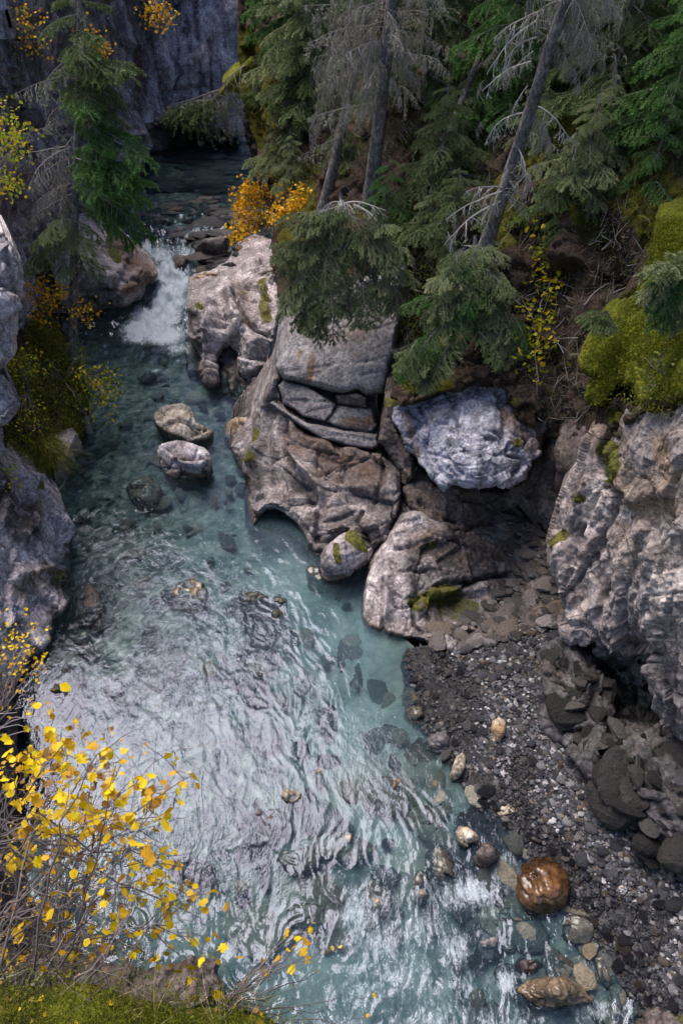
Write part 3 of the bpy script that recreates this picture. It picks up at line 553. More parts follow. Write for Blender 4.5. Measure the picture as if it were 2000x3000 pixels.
for k, (ol, cc, mt, lab, pa) in enumerate([
    ([(815, 1130), (832, 1112), (900, 1128), (985, 1188), (978, 1215), (950, 1236), (925, 1230), (887, 1222), (850, 1196), (829, 1180)], [(820, 1135, 'y', 12.95), (985, 1190, 'y', 12.35), (950, 1235, 'y', 12.2), (835, 1180, 'y', 12.7)], 'grey', 'flat pinkish grey rock slab wedged under the smooth block', ()),
    ([(978, 1192), (1000, 1186), (1090, 1196), (1105, 1250), (1090, 1268), (1010, 1256), (953, 1237)], [(985, 1195, 'y', 12.4), (1095, 1200, 'y', 12.1), (1095, 1260, 'y', 11.85), (960, 1236, 'y', 12.2)], 'grey', 'rust-stained grey slab below the smooth block, right of the crack', [('g', [(1010, 1235), (1060, 1240), (1100, 1230)], 22, 1.)]),
    ([(985, 1160), (1040, 1152), (1075, 1164), (1072, 1194), (1030, 1192), (990, 1184)], [(990, 1165, 'y', 12.5), (1070, 1165, 'y', 12.2), (1070, 1190, 'y', 12.15), (990, 1185, 'y', 12.4)], 'brown', 'thin dark slab squeezed right under the smooth block', ()),
    ([(782, 1180), (800, 1172), (850, 1205), (900, 1238), (1000, 1260), (1105, 1272), (1112, 1310), (1090, 1320), (1000, 1304), (940, 1284), (890, 1256), (845, 1226)], [(790, 1180, 'y', 13), (850, 1210, 'y', 12.5), (1000, 1262, 'y', 11.9), (1105, 1280, 'y', 11.6), (1000, 1302, 'y', 11.7), (900, 1255, 'y', 12.1)], 'grey', 'long thin rock ledge running below the stained slabs', ())]):
    relief('rock_slab', ol, cc, M[mt], step=3.5, edge=(8, .3), skirt=('back', 1.5), rag=2.5, disp=lambda P: .03*fbm(P*1.4, 3, 90)+joints(P, .6, .03, 91, (1.6, 1, .3), .8, .5)+.01*fbm(P*9, 2, 92), paint=pa, label=lab, cat='rock', group='rock slabs under the smooth block')
R2c = relief('carved_rock', [(790, 1128), (812, 1075), (832, 1108), (818, 1130), (828, 1185), (860, 1230), (900, 1262), (1000, 1305), (1100, 1322), (1128, 1335), (1172, 1380), (1178, 1450), (1160, 1520), (1130, 1570), (1102, 1610), (1090, 1660), (1000, 1670), (930, 1650), (908, 1628), (900, 1590), (893, 1562), (860, 1527), (830, 1505), (804, 1494), (780, 1496), (759, 1515), (755, 1545), (738, 1552), (722, 1545), (730, 1500), (722, 1440), (708, 1392), (690, 1345), (671, 1308), (690, 1270), (727, 1222), (753, 1184)],
    [(800, 1110, 'y', 13.3), (671, 1308, 'y', 12.7), (727, 1222, 'y', 13.6), (735, 1545, 'z', .02), (760, 1500, 'y', 10.6), (806, 1490, 'y', 10.5), (893, 1562, 'z', .3), (908, 1628, 'z', 0), (1000, 1650, 'z', .05), (1085, 1650, 'y', 9.3), (1178, 1450, 'y', 10.2), (1110, 1325, 'y', 11.2), (900, 1265, 'y', 12), (900, 1370, 'y', 11.4), (830, 1400, 'y', 11.35), (780, 1330, 'y', 12.1), (1020, 1450, 'y', 10.6), (1000, 1560, 'y', 9.95), (840, 1470, 'y', 10.7), (730, 1370, 'y', 12.15)],
    M['carved'], step=3.2, edge=(22, .6), skirt=('back', 1.8), disp=lambda P: d_carved(1.0, .09, 24)(P)+joints(P, .8, .10, 25, (1.3, 1, .5), 1., .4)*np.clip((P[..., 0]+1.6)/.8, 0, 1),
    sculpt=[([(800, 1120), (770, 1230), (740, 1340), (722, 1380)], 18, .22), ([(806, 1150), (790, 1240), (772, 1330)], 9, -.16), ([(835, 1210), (815, 1280), (800, 1350), (800, 1400)], 16, -.22), ([(850, 1225), (855, 1290)], 14, .16),
            ([(848, 1320), (870, 1360), (915, 1395), (940, 1450)], 12, .18), ([(835, 1345), (870, 1400), (910, 1450)], 24, -.26), ([(760, 1420), (790, 1470)], 30, .05), ([(735, 1395)], 30, -.22), ([(800, 1420), (850, 1450)], 36, -.08), ([(860, 1330), (900, 1385), (935, 1440), (925, 1500)], 10, .12),
            ([(930, 1320), (925, 1370), (935, 1395)], 4, -.08), ([(925, 1360), (960, 1400), (1010, 1360), (1040, 1330)], 4, -.07), ([(1010, 1360), (1000, 1420), (985, 1450)], 4, -.06), ([(1030, 1430), (1100, 1420), (1120, 1440)], 14, .10), ([(990, 1430), (1080, 1450)], 5, -.09), ([(1118, 1360), (1120, 1420), (1090, 1470)], 5, -.12),
            ([(1060, 1500), (1050, 1540), (1080, 1590)], 6, -.22), ([(950, 1530), (1000, 1520), (1040, 1500)], 6, -.1), ([(940, 1490), (930, 1560), (915, 1610)], 12, -.12), ([(960, 1570), (1000, 1545)], 14, .12), ([(890, 1440), (920, 1530), (910, 1600)], 12, .1)],
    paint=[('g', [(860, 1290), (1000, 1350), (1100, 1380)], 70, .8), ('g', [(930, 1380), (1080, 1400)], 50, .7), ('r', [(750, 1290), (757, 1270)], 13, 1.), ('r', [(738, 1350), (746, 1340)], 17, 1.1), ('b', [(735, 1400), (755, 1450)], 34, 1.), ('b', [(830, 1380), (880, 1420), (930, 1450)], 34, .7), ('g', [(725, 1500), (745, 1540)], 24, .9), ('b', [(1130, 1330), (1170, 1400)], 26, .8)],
    label='large water-carved limestone buttress with a rounded alcove at the pool', cat='rock')
relief('alcove_wall', [(730, 1440), (860, 1460), (930, 1560), (935, 1650), (890, 1600), (850, 1560), (800, 1545), (760, 1560), (735, 1560)],
    [(740, 1550, 'z', -.1), (800, 1540, 'z', -.15), (860, 1565, 'z', -.15), (915, 1625, 'z', -.1), (800, 1480, 'y', 11.6), (900, 1530, 'y', 11)],
    M['grey'], step=4, edge=None, skirt=('back', 1), disp=d_carved(.8, .06, 26), label='smooth grey alcove wall curving round the still pool', cat='rock')
# crevice and the rocks round it
relief('crevice_wall', [(1140, 1020), (1220, 1060), (1700, 1150), (1760, 1300), (1740, 1600), (1740, 2050), (1640, 2050), (1560, 1640), (1440, 1600), (1180, 1560), (1140, 1300)],
    [(1150, 1100, 'y', 12.3), (1160, 1400, 'y', 11.4), (1400, 1500, 'y', 11), (1560, 1550, 'y', 10.6), (1600, 1250, 'y', 10.8), (1720, 1600, 'y', 9.6), (1700, 2000, 'y', 8.6)],
    M['dark'], step=7, edge=None, skirt=('back', 1), disp=d_block(.6, .2, 28), kind='structure')
relief('crevice_rock', [(1134, 1120), (1190, 1165), (1160, 1250), (1205, 1340), (1215, 1400), (1180, 1420), (1172, 1376), (1128, 1320), (1105, 1300), (1118, 1230), (1128, 1190)],
    [(1140, 1140, 'y', 11.7), (1115, 1300, 'y', 11.3), (1190, 1390, 'y', 10.6), (1170, 1250, 'y', 11), (1200, 1340, 'y', 10.6)],
    M['brown'], step=4, edge=(14, .25), skirt=('back', 1.2), disp=d_block(.35, .16, 30), paint=[('r', [(1150, 1180)], 26, .8)], label='broken brown rocks filling the crevice left of the blue overhang', cat='rock')
relief('underside_rock', [(1172, 1378), (1217, 1345), (1280, 1425), (1450, 1428), (1500, 1440), (1545, 1500), (1560, 1550), (1500, 1570), (1440, 1545), (1400, 1550), (1332, 1558), (1290, 1545), (1240, 1512), (1200, 1480), (1178, 1440)],
    [(1190, 1400, 'y', 10.7), (1200, 1470, 'y', 10.2), (1260, 1515, 'y', 9.9), (1340, 1555, 'y', 9.75), (1500, 1560, 'y', 9.8), (1350, 1440, 'y', 10.5), (1500, 1450, 'y', 10.5), (1300, 1480, 'y', 10.15)],
    M['brown'], step=4, edge=(16, .25), skirt=('back', 1.2), disp=lambda P: d_block(1., .12, 32, (1.6, 1, .7), .3)(P), sculpt=[([(1230, 1470), (1290, 1520), (1390, 1540), (1450, 1530)], 8, -.14), ([(1260, 1505), (1330, 1545), (1420, 1545)], 10, .12)],
    label='smooth brown rock tucked beneath the blue overhang', cat='rock')
R3 = relief('overhanging_rock', [(1155, 1195), (1185, 1176), (1242, 1156), (1300, 1130), (1357, 1090), (1434, 1080), (1500, 1090), (1560, 1180), (1600, 1215), (1594, 1290), (1580, 1325), (1557, 1348), (1545, 1400), (1520, 1412), (1491, 1434), (1460, 1422), (1440, 1416), (1400, 1424), (1370, 1426), (1330, 1422), (1300, 1440), (1284, 1430), (1262, 1395), (1235, 1362), (1210, 1340), (1190, 1311), (1165, 1260), (1152, 1225)],
    [(1160, 1210, 'y', 10.9), (1190, 1310, 'y', 10.4), (1290, 1430, 'y', 9.25), (1480, 1430, 'y', 9.1), (1545, 1400, 'y', 9.4), (1595, 1260, 'y', 10.1), (1434, 1090, 'y', 11.15), (1250, 1150, 'y', 11.3), (1340, 1120, 'y', 11.2), (1350, 1280, 'y', 9.65), (1470, 1250, 'y', 9.8), (1560, 1185, 'y', 10.6)],
    M['blue'], step=3.2, edge=(9, .35), rag=9, skirt=('back', 1.6), disp=lambda P: d_block(.6, .07, 34, (1, 1, .8), .5, .008)(P)+flutes(P, (.3, -.2, -.9), .035, .7, 3., 35)+joints(P, .32, .028, 37, (1.6, 1, .5), 1., .8),
    sculpt=[([(1200, 1200), (1230, 1230), (1200, 1280)], 10, -.12), ([(1460, 1150), (1480, 1250), (1470, 1300)], 10, -.14), ([(1530, 1360), (1500, 1390)], 8, -.16), ([(1490, 1300), (1480, 1335), (1530, 1345)], 5, -.14), ([(1300, 1360), (1420, 1380)], 40, .12), ([(1230, 1190), (1250, 1250), (1240, 1330)], 6, -.10), ([(1290, 1240), (1350, 1250), (1370, 1300)], 5, -.06), ([(1380, 1180), (1400, 1240)], 5, -.06), ([(1260, 1330), (1320, 1345), (1360, 1390)], 5, -.08), ([(1420, 1260), (1470, 1275)], 5, -.08)],
    paint=[('g', [(1500, 1200), (1570, 1290)], 60, .8), ('g', [(1400, 1110), (1480, 1120)], 30, .8), ('r', [(1510, 1300)], 20, .7), ('r', [(1335, 1385)], 10, .9), ('b', [(1410, 1300), (1400, 1420)], 12, .8), ('b', [(1330, 1180), (1340, 1300)], 10, .7), ('b', [(1450, 1200), (1440, 1410)], 9, .7), ('b', [(1260, 1200), (1250, 1330)], 10, .6), ('g', [(1190, 1210), (1215, 1330)], 18, .7)],
    label='blue-grey overhanging limestone block with blocky chipped face', cat='rock')
relief('soil_cap', [(1150, 1110), (1200, 1050), (1300, 1010), (1420, 990), (1520, 1000), (1600, 1060), (1680, 1150), (1660, 1230), (1600, 1235), (1560, 1270), (1520, 1240), (1480, 1160), (1430, 1120), (1370, 1125), (1310, 1160), (1240, 1175), (1180, 1190), (1150, 1160)],
    [(1170, 1160, 'y', 10.85), (1240, 1165, 'y', 10.75), (1310, 1150, 'y', 10.55), (1370, 1115, 'y', 10.5), (1430, 1115, 'y', 10.4), (1520, 1230, 'y', 9.95), (1560, 1265, 'y', 9.95), (1650, 1220, 'y', 9.8), (1680, 1150, 'y', 9.9), (1420, 1000, 'y', 11.4), (1250, 1040, 'y', 11.6), (1590, 1070, 'y', 10.7)],
    M['soil'], step=4, edge=(12, .3), skirt=('back', .8), rag=12, disp=lambda P: blocks(P, .3, .12, 1., .3, 149)+.1*fbm(P*2.5, 3, 151)+.04*fbm(P*9, 2, 152), paint=[('r', [(1200, 1130), (1300, 1120)], 40, .8), ('r', [(1500, 1180)], 30, .5), ('r', [(1620, 1150)], 30, .5)], kind='structure')
relief('crevice_column', [(1598, 1222), (1625, 1215), (1690, 1225), (1735, 1260), (1710, 1330), (1680, 1400), (1645, 1450), (1615, 1560), (1590, 1580), (1545, 1520), (1500, 1470), (1490, 1440), (1545, 1400), (1570, 1340), (1594, 1300)],
    [(1600, 1240, 'y', 10.4), (1700, 1250, 'y', 9.3), (1690, 1360, 'y', 8.8), (1600, 1570, 'y', 9.3), (1500, 1450, 'y', 10.3), (1600, 1400, 'y', 9.8)],
    M['brown'], step=4, edge=(14, .25), skirt=('back', 1.2), disp=d_block(.6, .10, 36, (.7, 1, 1.8), .2, .015),
    sculpt=[([(1620, 1230), (1628, 1350), (1600, 1440)], 7, -.25), ([(1655, 1240), (1660, 1370)], 20, .15), ([(1592, 1290), (1570, 1380), (1540, 1450)], 8, -.2)], label='tall cracked rock columns in the crevice beside the right cliff', cat='rock')
R6 = relief('rubble_mound', [(1148, 1540), (1175, 1500), (1236, 1496), (1262, 1515), (1332, 1557), (1440, 1545), (1549, 1528), (1610, 1560), (1625, 1628), (1660, 1740), (1670, 1800), (1650, 1840), (1580, 1860), (1472, 1886), (1383, 1910), (1319, 1924), (1281, 1898), (1210, 1880), (1172, 1868), (1115, 1856), (1077, 1844), (1056, 1812), (1064, 1740), (1080, 1680), (1108, 1612)],
    [(1160, 1540, 'y', 9.7), (1240, 1500, 'y', 9.85), (1340, 1555, 'y', 9.55), (1549, 1532, 'y', 9.7), (1620, 1628, 'y', 8.8), (1660, 1780, 'z', .6), (1580, 1850, 'z', .38), (1472, 1880, 'z', .25), (1319, 1918, 'z', .08), (1210, 1878, 'z', .05), (1080, 1842, 'z', .02), (1058, 1805, 'z', .02), (1108, 1612, 'y', 9.3), (1150, 1700, 'y', 8.6), (1200, 1800, 'y', 8.05), (1300, 1650, 'y', 9.05), (1400, 1700, 'y', 8.75), (1350, 1800, 'y', 8.2), (1500, 1750, 'y', 8.5), (1480, 1630, 'y', 9.15)],
    M['pink'], step=3.5, edge=(16, .45), skirt=('back', 1.2), disp=lambda P: d_block(.5, .12, 38, (1.3, 1, .8), .3, .03)(P)*np.clip((P[..., 0]-.5)/.7, .25, 1),
    sculpt=[([(1165, 1560), (1135, 1660), (1128, 1800)], 16, .14), ([(1190, 1540), (1180, 1650), (1200, 1760)], 24, .1), ([(1122, 1700), (1120, 1850)], 5, -.16), ([(1205, 1770), (1215, 1830), (1240, 1850)], 6, -.16), ([(1170, 1680), (1250, 1670), (1270, 1700)], 5, -.07), ([(1280, 1720), (1380, 1700), (1500, 1680)], 9, -.2), ([(1300, 1740), (1420, 1720)], 10, .1)],
    paint=[('b', [(1230, 1650), (1330, 1670), (1450, 1670)], 80, .9), ('g', [(1260, 1590), (1480, 1640)], 80, .8), ('b', [(1260, 1600), (1340, 1600)], 40, .8), ('r', [(1230, 1770), (1300, 1730), (1380, 1780)], 44, .75), ('r', [(1280, 1760), (1370, 1810)], 34, .6), ('r', [(1290, 1850), (1320, 1840)], 24, .7), ('g', [(1500, 1750), (1600, 1780)], 110, .8), ('b', [(1540, 1560), (1600, 1700)], 60, .6), ('g', [(1060, 1830), (1200, 1880)], 22, .8), ('r', [(1270, 1590)], 26, .6)],
    label='pale rock toe merging into a mound of broken mossy slabs above the gravel', cat='rock')
# gravel beach
BEACH_OL = [(1190, 1900), (1250, 1890), (1380, 1895), (1480, 1870), (1590, 1840), (1660, 1800), (1700, 2000), (1760, 2200), (1880, 2420), (2060, 2480), (2060, 3080), (1930, 3080), (1830, 2900), (1750, 2760), (1640, 2620), (1500, 2470), (1400, 2370), (1330, 2270), (1290, 2190), (1230, 2130), (1190, 2050), (1175, 1950)]
BEACH = relief('gravel_beach', BEACH_OL,
    [(1190, 1920, 'z', .0), (1230, 2130, 'z', -.03), (1400, 2370, 'z', -.03), (1640, 2620, 'z', -.1), (1800, 2850, 'z', -.22), (1910, 3040, 'z', -.32), (1480, 1870, 'z', .25), (1650, 1850, 'z', .5), (1500, 2050, 'z', .25), (1600, 2250, 'z', .25), (1780, 2300, 'z', .42), (1800, 2550, 'z', .2), (1950, 2600, 'z', .3), (2000, 3000, 'z', .0)],
    M['gravelbase'], step=6, edge=None, skirt=('down', .5), disp=lambda P: .03*fbm(P*3, 3, 95), zonly=True, kind='structure', label='bank of dark wet and pale dry pebbles below the overhang')
CAVE = relief('cave_floor_rock', [(1588, 1900), (1640, 1870), (1720, 1900), (1800, 1880), (2080, 1900), (2080, 2600), (1980, 2590), (1900, 2540), (1850, 2490), (1800, 2420), (1745, 2340), (1700, 2250), (1655, 2180), (1595, 2150), (1578, 2060)],
    [(1588, 2050, 'z', .4), (1620, 1900, 'z', .65), (1660, 2180, 'z', .42), (1800, 2420, 'z', .4), (1960, 2580, 'z', .4), (1720, 2000, 'z', .8), (1900, 2200, 'z', .9), (2060, 2400, 'z', 1.1), (1900, 1950, 'y', 8.2), (2060, 1920, 'y', 8.), (1750, 2200, 'z', .75)],
    M['dark'], step=4, edge=(16, .25), skirt=('back', 1), disp=d_block(.6, .22, 40, (1, 1, .8), .4, .03), label='dark broken rock floor under the overhanging right cliff', cat='rock')
R5 = relief('right_cliff', [(1702, 1311), (1745, 1245), (1800, 1215), (1900, 1180), (2080, 1120), (2080, 2260), (1990, 2190), (1955, 2110), (1930, 2060), (1912, 2004), (1905, 1960), (1918, 1912), (1868, 1910), (1850, 1945), (1823, 1954), (1770, 1950), (1728, 1938), (1735, 1890), (1708, 1876), (1690, 1865), (1663, 1844), (1650, 1800), (1638, 1736), (1618, 1700), (1603, 1650), (1600, 1600), (1606, 1557), (1625, 1500), (1642, 1445), (1665, 1410), (1689, 1375)],
    [(1702, 1311, 'y', 8.5), (1606, 1557, 'y', 8.15), (1603, 1650, 'y', 7.8), (1663, 1840, 'y', 7.1), (1728, 1938, 'y', 6.9), (1823, 1950, 'y', 6.7), (1868, 1905, 'y', 6.3), (1915, 2000, 'y', 5.75), (1955, 2110, 'y', 5.5), (2060, 2240, 'y', 4.9), (2060, 1800, 'y', 5.1), (1850, 1600, 'y', 6.75), (1750, 1500, 'y', 7.5), (2000, 1500, 'y', 6.1), (2060, 1150, 'y', 6.9), (1800, 1240, 'y', 8), (1900, 1350, 'y', 7.1), (1760, 1750, 'y', 6.9), (1700, 1420, 'y', 7.9)],
    M['cliff'], step=3.5, edge=(26, .5), skirt=('back', 2.6), disp=lambda P: d_block(.62, .18, 44, (.75, 1, 1.5), .35, .02)(P)+flutes(P, (-.38, -.2, -.9), .11, .5, 2.4, 45)+flutes(P, (-.38, -.2, -.9), .05, .9, 6., 47),
    sculpt=[([(1700, 1560), (1740, 1650), (1780, 1760)], 14, -.22), ([(1760, 1560), (1790, 1680), (1760, 1800)], 12, -.14), ([(1850, 1660), (1840, 1720), (1800, 1800)], 4, -.07), ([(1900, 1560), (1960, 1700), (1930, 1860)], 46, .14), ([(1820, 1880), (1880, 1780)], 20, .1), ([(1680, 1800), (1660, 1700), (1640, 1600)], 22, .16), ([(1950, 1740), (2060, 1730)], 4, -.06), ([(1920, 1850), (1990, 1870)], 4, -.08), ([(1935, 1880), (1935, 2050)], 6, -.12), ([(1760, 1300), (1850, 1460), (1960, 1440)], 30, .16), ([(1770, 1430), (1850, 1450)], 8, -.2)],
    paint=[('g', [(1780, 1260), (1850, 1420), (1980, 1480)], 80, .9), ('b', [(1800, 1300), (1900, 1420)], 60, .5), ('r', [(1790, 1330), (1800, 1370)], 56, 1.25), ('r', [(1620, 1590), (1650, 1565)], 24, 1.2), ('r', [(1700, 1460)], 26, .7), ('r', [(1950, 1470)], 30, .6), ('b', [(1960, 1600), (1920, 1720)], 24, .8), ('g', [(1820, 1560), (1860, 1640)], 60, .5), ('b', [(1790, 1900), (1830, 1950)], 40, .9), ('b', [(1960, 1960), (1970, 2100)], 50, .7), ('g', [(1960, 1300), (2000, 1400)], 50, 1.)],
    label='massive pale limestone cliff overhanging the gravel beach on the right', cat='cliff')
MOSSR = relief('moss_bank', [(1925, 600), (1900, 760), (1860, 860), (1800, 940), (1745, 975), (1715, 1010), (1694, 1060), (1720, 1095), (1757, 1110), (1740, 1140), (1705, 1160), (1730, 1192), (1772, 1194), (1795, 1150), (1808, 1124), (1858, 1132), (1868, 1171), (1893, 1200), (1930, 1212), (1960, 1195), (2080, 1140), (2080, 560)],
    [(1925, 620, 'y', 11), (1870, 850, 'y', 9.8), (1700, 1060, 'y', 9), (1720, 1170, 'y', 8.5), (1800, 1120, 'y', 8.1), (1900, 1195, 'y', 7.3), (2060, 1140, 'y', 6.8), (2060, 800, 'y', 8.8), (1850, 1020, 'y', 8.2), (1960, 1050, 'y', 7.6), (2060, 600, 'y', 10.5)],
    M['moss'], step=4, edge=(26, .35), skirt=('back', 1.), disp=lambda P: .16*fbm(P*1.6, 3, 46)+.05*fbm(P*7, 3, 47)+blocks(P, .45, .1, .8, .2, 48),
    paint=[('b', [(1770, 1100), (1720, 1110)], 20, 1.), ('b', [(1900, 1190), (1990, 1170)], 16, 1.)], kind=None, label='thick bright moss bank above the right cliff', cat='moss bank')
relief('soil_overhang', [(1750, 1200), (1800, 1160), (1870, 1190), (1960, 1200), (2080, 1160), (2080, 1330), (1980, 1350), (1900, 1300), (1830, 1290), (1770, 1290), (1740, 1250)],
    [(1760, 1220, 'y', 8.3), (1870, 1200, 'y', 7.6), (2060, 1180, 'y', 6.95), (2060, 1320, 'y', 6.7), (1900, 1290, 'y', 7.2), (1780, 1280, 'y', 7.9)],
    M['soil'], step=4, edge=(14, .2), skirt=('back', .6), disp=lambda P: blocks(P, .25, .12, 1., .3, 49)+.06*fbm(P*6, 3, 51), paint=[('r', [(1800, 1220)], 40, .6)], kind='structure')
# ---- left bank
L4 = relief('left_falls_rock', [(150, 760), (200, 690), (260, 672), (320, 676), (350, 700), (385, 735), (420, 770), (462, 805), (452, 825), (430, 838), (420, 870), (400, 885), (370, 900), (310, 908), (250, 912), (200, 912), (170, 880)],
    [(200, 700, 'z', 1.8), (320, 680, 'z', 1.7), (462, 806, 'z', .9), (420, 872, 'z', .4), (330, 905, 'z', .25), (220, 910, 'z', .2), (350, 860, 'z', .75), (300, 800, 'z', 1.3), (380, 780, 'z', 1.2), (170, 880, 'z', .7)],
    M['pink'], step=3.5, edge=(14, .35), skirt=('back', 2), disp=d_carved(.9, .12, 56),
    sculpt=[([(345, 830), (370, 800), (385, 760)], 14, -.25), ([(350, 855), (400, 830), (420, 800)], 12, .16), ([(385, 822), (395, 824)], 8, -.2), ([(250, 860), (340, 850)], 8, -.25), ([(260, 800), (320, 810)], 20, .15)],
    paint=[('g', [(340, 700), (400, 770), (440, 810)], 40, 1.1), ('g', [(360, 850), (410, 830)], 24, .9), ('r', [(330, 730), (345, 750)], 18, 1.), ('b', [(250, 890), (340, 885)], 26, 1.)],
    label='rounded boulder with brown top and grey flank left of the falls', cat='boulder')
L1a = relief('left_edge_rock', [(-80, 650), (10, 680), (40, 730), (62, 780), (66, 850), (55, 900), (58, 960), (48, 1035), (10, 1075), (-80, 1100)],
    [(0, 700, 'y', 11.6), (60, 800, 'y', 11.3), (40, 1030, 'y', 10.6), (-60, 1080, 'y', 10.1), (-60, 800, 'y', 10.6)], M['pale'], step=3.5, edge=(18, .6), skirt=('back', 2), disp=d_block(.5, .2, 58, (1, 1, 1.2), .2),
    sculpt=[([(0, 850), (60, 860)], 6, -.15)], label='pale grey rock face at the left edge above the grassy bank', cat='rock')
L1b = relief('left_edge_rock', [(-80, 1090), (10, 1095), (50, 1150), (62, 1190), (30, 1225), (0, 1245), (10, 1290), (24, 1322), (0, 1346), (-80, 1360)],
    [(0, 1110, 'y', 10.6), (55, 1180, 'y', 10.4), (0, 1330, 'y', 9.6), (-60, 1200, 'y', 9.8)], M['pale'], step=3.5, edge=(16, .35), skirt=('back', 2), disp=d_block(.45, .18, 59),
    label='lower grey rock at the left edge beside the mossy bank', cat='rock')
L2 = relief('grassy_bank', [(20, 900), (90, 930), (150, 965), (200, 1015), (240, 1060), (262, 1130), (262, 1200), (245, 1280), (215, 1340), (180, 1400), (140, 1420), (60, 1420), (-80, 1380), (-80, 950)],
    [(60, 940, 'y', 16), (150, 970, 'y', 16.4), (215, 1050, 'y', 15.4), (255, 1170, 'y', 14), (240, 1280, 'z', .15), (160, 1410, 'z', .3), (60, 1200, 'y', 12.8), (60, 1400, 'y', 10.9), (-60, 1100, 'y', 12.2), (-60, 1380, 'y', 10.3), (150, 1200, 'y', 13.5)],
    M['soil'], step=4, edge=(18, .3), skirt=('back', 1.5), disp=lambda P: .25*fbm(P*1.2, 4, 64)+blocks(P, .4, .12, 1, .3, 65)+.05*fbm(P*6, 3, 66),
    paint=[('r', [(110, 980), (200, 1060), (240, 1160)], 60, 1.), ('r', [(80, 1050), (120, 1200)], 50, .7), ('r', [(170, 1290), (140, 1380)], 40, .8), ('r', [(200, 1200), (220, 1280)], 40, .7)], kind='structure')
L2r = relief('bank_foot_rock', [(215, 1270), (245, 1260), (262, 1200), (275, 1240), (245, 1310), (215, 1370), (185, 1420), (165, 1440), (160, 1400), (190, 1340)],
    [(225, 1290, 'y', 13), (265, 1230, 'z', .1), (240, 1310, 'z', 0), (180, 1420, 'z', .0), (180, 1390, 'y', 11.7)], M['grey'], step=4, edge=(8, .2), skirt=('back', 1), disp=d_carved(.5, .08, 67), label='narrow grey rock at the waterline below the grass tuft', cat='rock')
L3 = relief('left_bank_rock', [(-80, 1340), (20, 1370), (90, 1380), (135, 1385), (150, 1420), (190, 1470), (216, 1530), (212, 1580), (208, 1640), (215, 1700), (213, 1765), (190, 1795), (170, 1822), (150, 1885), (100, 1925), (60, 1970), (30, 2050), (10, 2110), (-80, 2200)],
    [(130, 1390, 'y', 11.2), (216, 1540, 'y', 10.2), (212, 1765, 'z', .05), (150, 1885, 'z', .05), (60, 1970, 'z', .05), (0, 2100, 'z', .1), (0, 1400, 'y', 9.6), (0, 1650, 'y', 8.2), (-60, 1900, 'y', 6.6), (120, 1600, 'y', 9.1), (210, 1640, 'y', 9.5), (120, 1800, 'y', 8.)],
    M['pale'], step=3.5, edge=(22, .45), skirt=('back', 1.5), disp=d_block(.5, .16, 68, (1, 1, 1), .3),
    sculpt=[([(120, 1440), (90, 1560)], 30, .15), ([(60, 1680), (180, 1660)], 12, .1), ([(210, 1640), (170, 1660)], 8, -.12)],
    paint=[('b', [(0, 1400), (70, 1560)], 60, .9), ('g', [(0, 1420), (80, 1500)], 60, .9), ('g', [(110, 1680), (200, 1700)], 40, .9), ('g', [(50, 1730), (110, 1700)], 40, .7), ('r', [(120, 1420)], 30, .6), ('r', [(140, 1700), (190, 1680)], 26, .6), ('b', [(120, 1850), (150, 1800)], 26, .6)],
    label='pale pinkish limestone shoulder standing in the stream on the left', cat='rock')
L7 = relief('near_left_bank_rock', [(-80, 1980), (20, 2000), (45, 2080), (60, 2200), (30, 2400), (40, 2550), (120, 2700), (250, 2800), (400, 2850), (500, 2830), (590, 2800), (650, 2810), (640, 2850), (668, 2890), (640, 2930), (560, 2960), (660, 3000), (700, 3080), (-80, 3080)],
    [(-60, 2000, 'z', 1.5), (50, 2100, 'z', .2), (35, 2400, 'z', .2), (120, 2700, 'z', .1), (400, 2850, 'z', .05), (640, 2815, 'z', .15), (668, 2890, 'z', .1), (660, 3000, 'z', .1), (-60, 2500, 'z', 2.), (100, 2900, 'z', 1.6), (400, 2920, 'z', .4)],
    M['brown'], step=4, edge=(14, .2), skirt=('down', .5), disp=d_block(.55, .12, 69), paint=[('b', [(-60, 2100), (0, 2600), (200, 2800)], 120, .6)], label='low dark rock shelf half hidden behind the yellow-leaved shrub', cat='rock')
SUBM = relief('submerged_rock', [(90, 1950), (150, 1935), (180, 1930), (215, 1960), (235, 2010), (232, 2060), (190, 2075), (140, 2040), (90, 2040)],
    [(100, 1960, 'z', -.1), (200, 1950, 'z', -.1), (235, 2050, 'z', -.12), (160, 2000, 'z', -.05), (100, 2030, 'z', -.1)], M['dark'], step=4, edge=(14, .2), skirt=('down', .4), disp=d_block(.3, .1, 70), label='dark submerged rock just off the left bank', cat='rock')
BANK = relief('foreground_moss_bank', [(-80, 2878), (120, 2890), (220, 2890), (340, 2908), (450, 2933), (560, 2953), (700, 2953), (760, 2973), (830, 3013), (900, 3080), (-80, 3080)],
    [(-60, 2860, 't', 2.1), (220, 2865, 't', 2.2), (700, 2930, 't', 2.25), (880, 3060, 't', 2.1), (-60, 3060, 't', 1.9), (400, 3060, 't', 1.95)],
    M['moss'], step=4, edge=(20, .12), skirt=('ray', .6), disp=lambda P: .05*fbm(P*4, 3, 71)+.02*fbm(P*18, 3, 72), paint=[('b', [(-60, 2860), (120, 2880), (60, 2980)], 90, .9), ('b', [(400, 2900), (600, 2930)], 20, .6)], kind='structure', label='mossy edge of the viewpoint at the bottom of the picture')
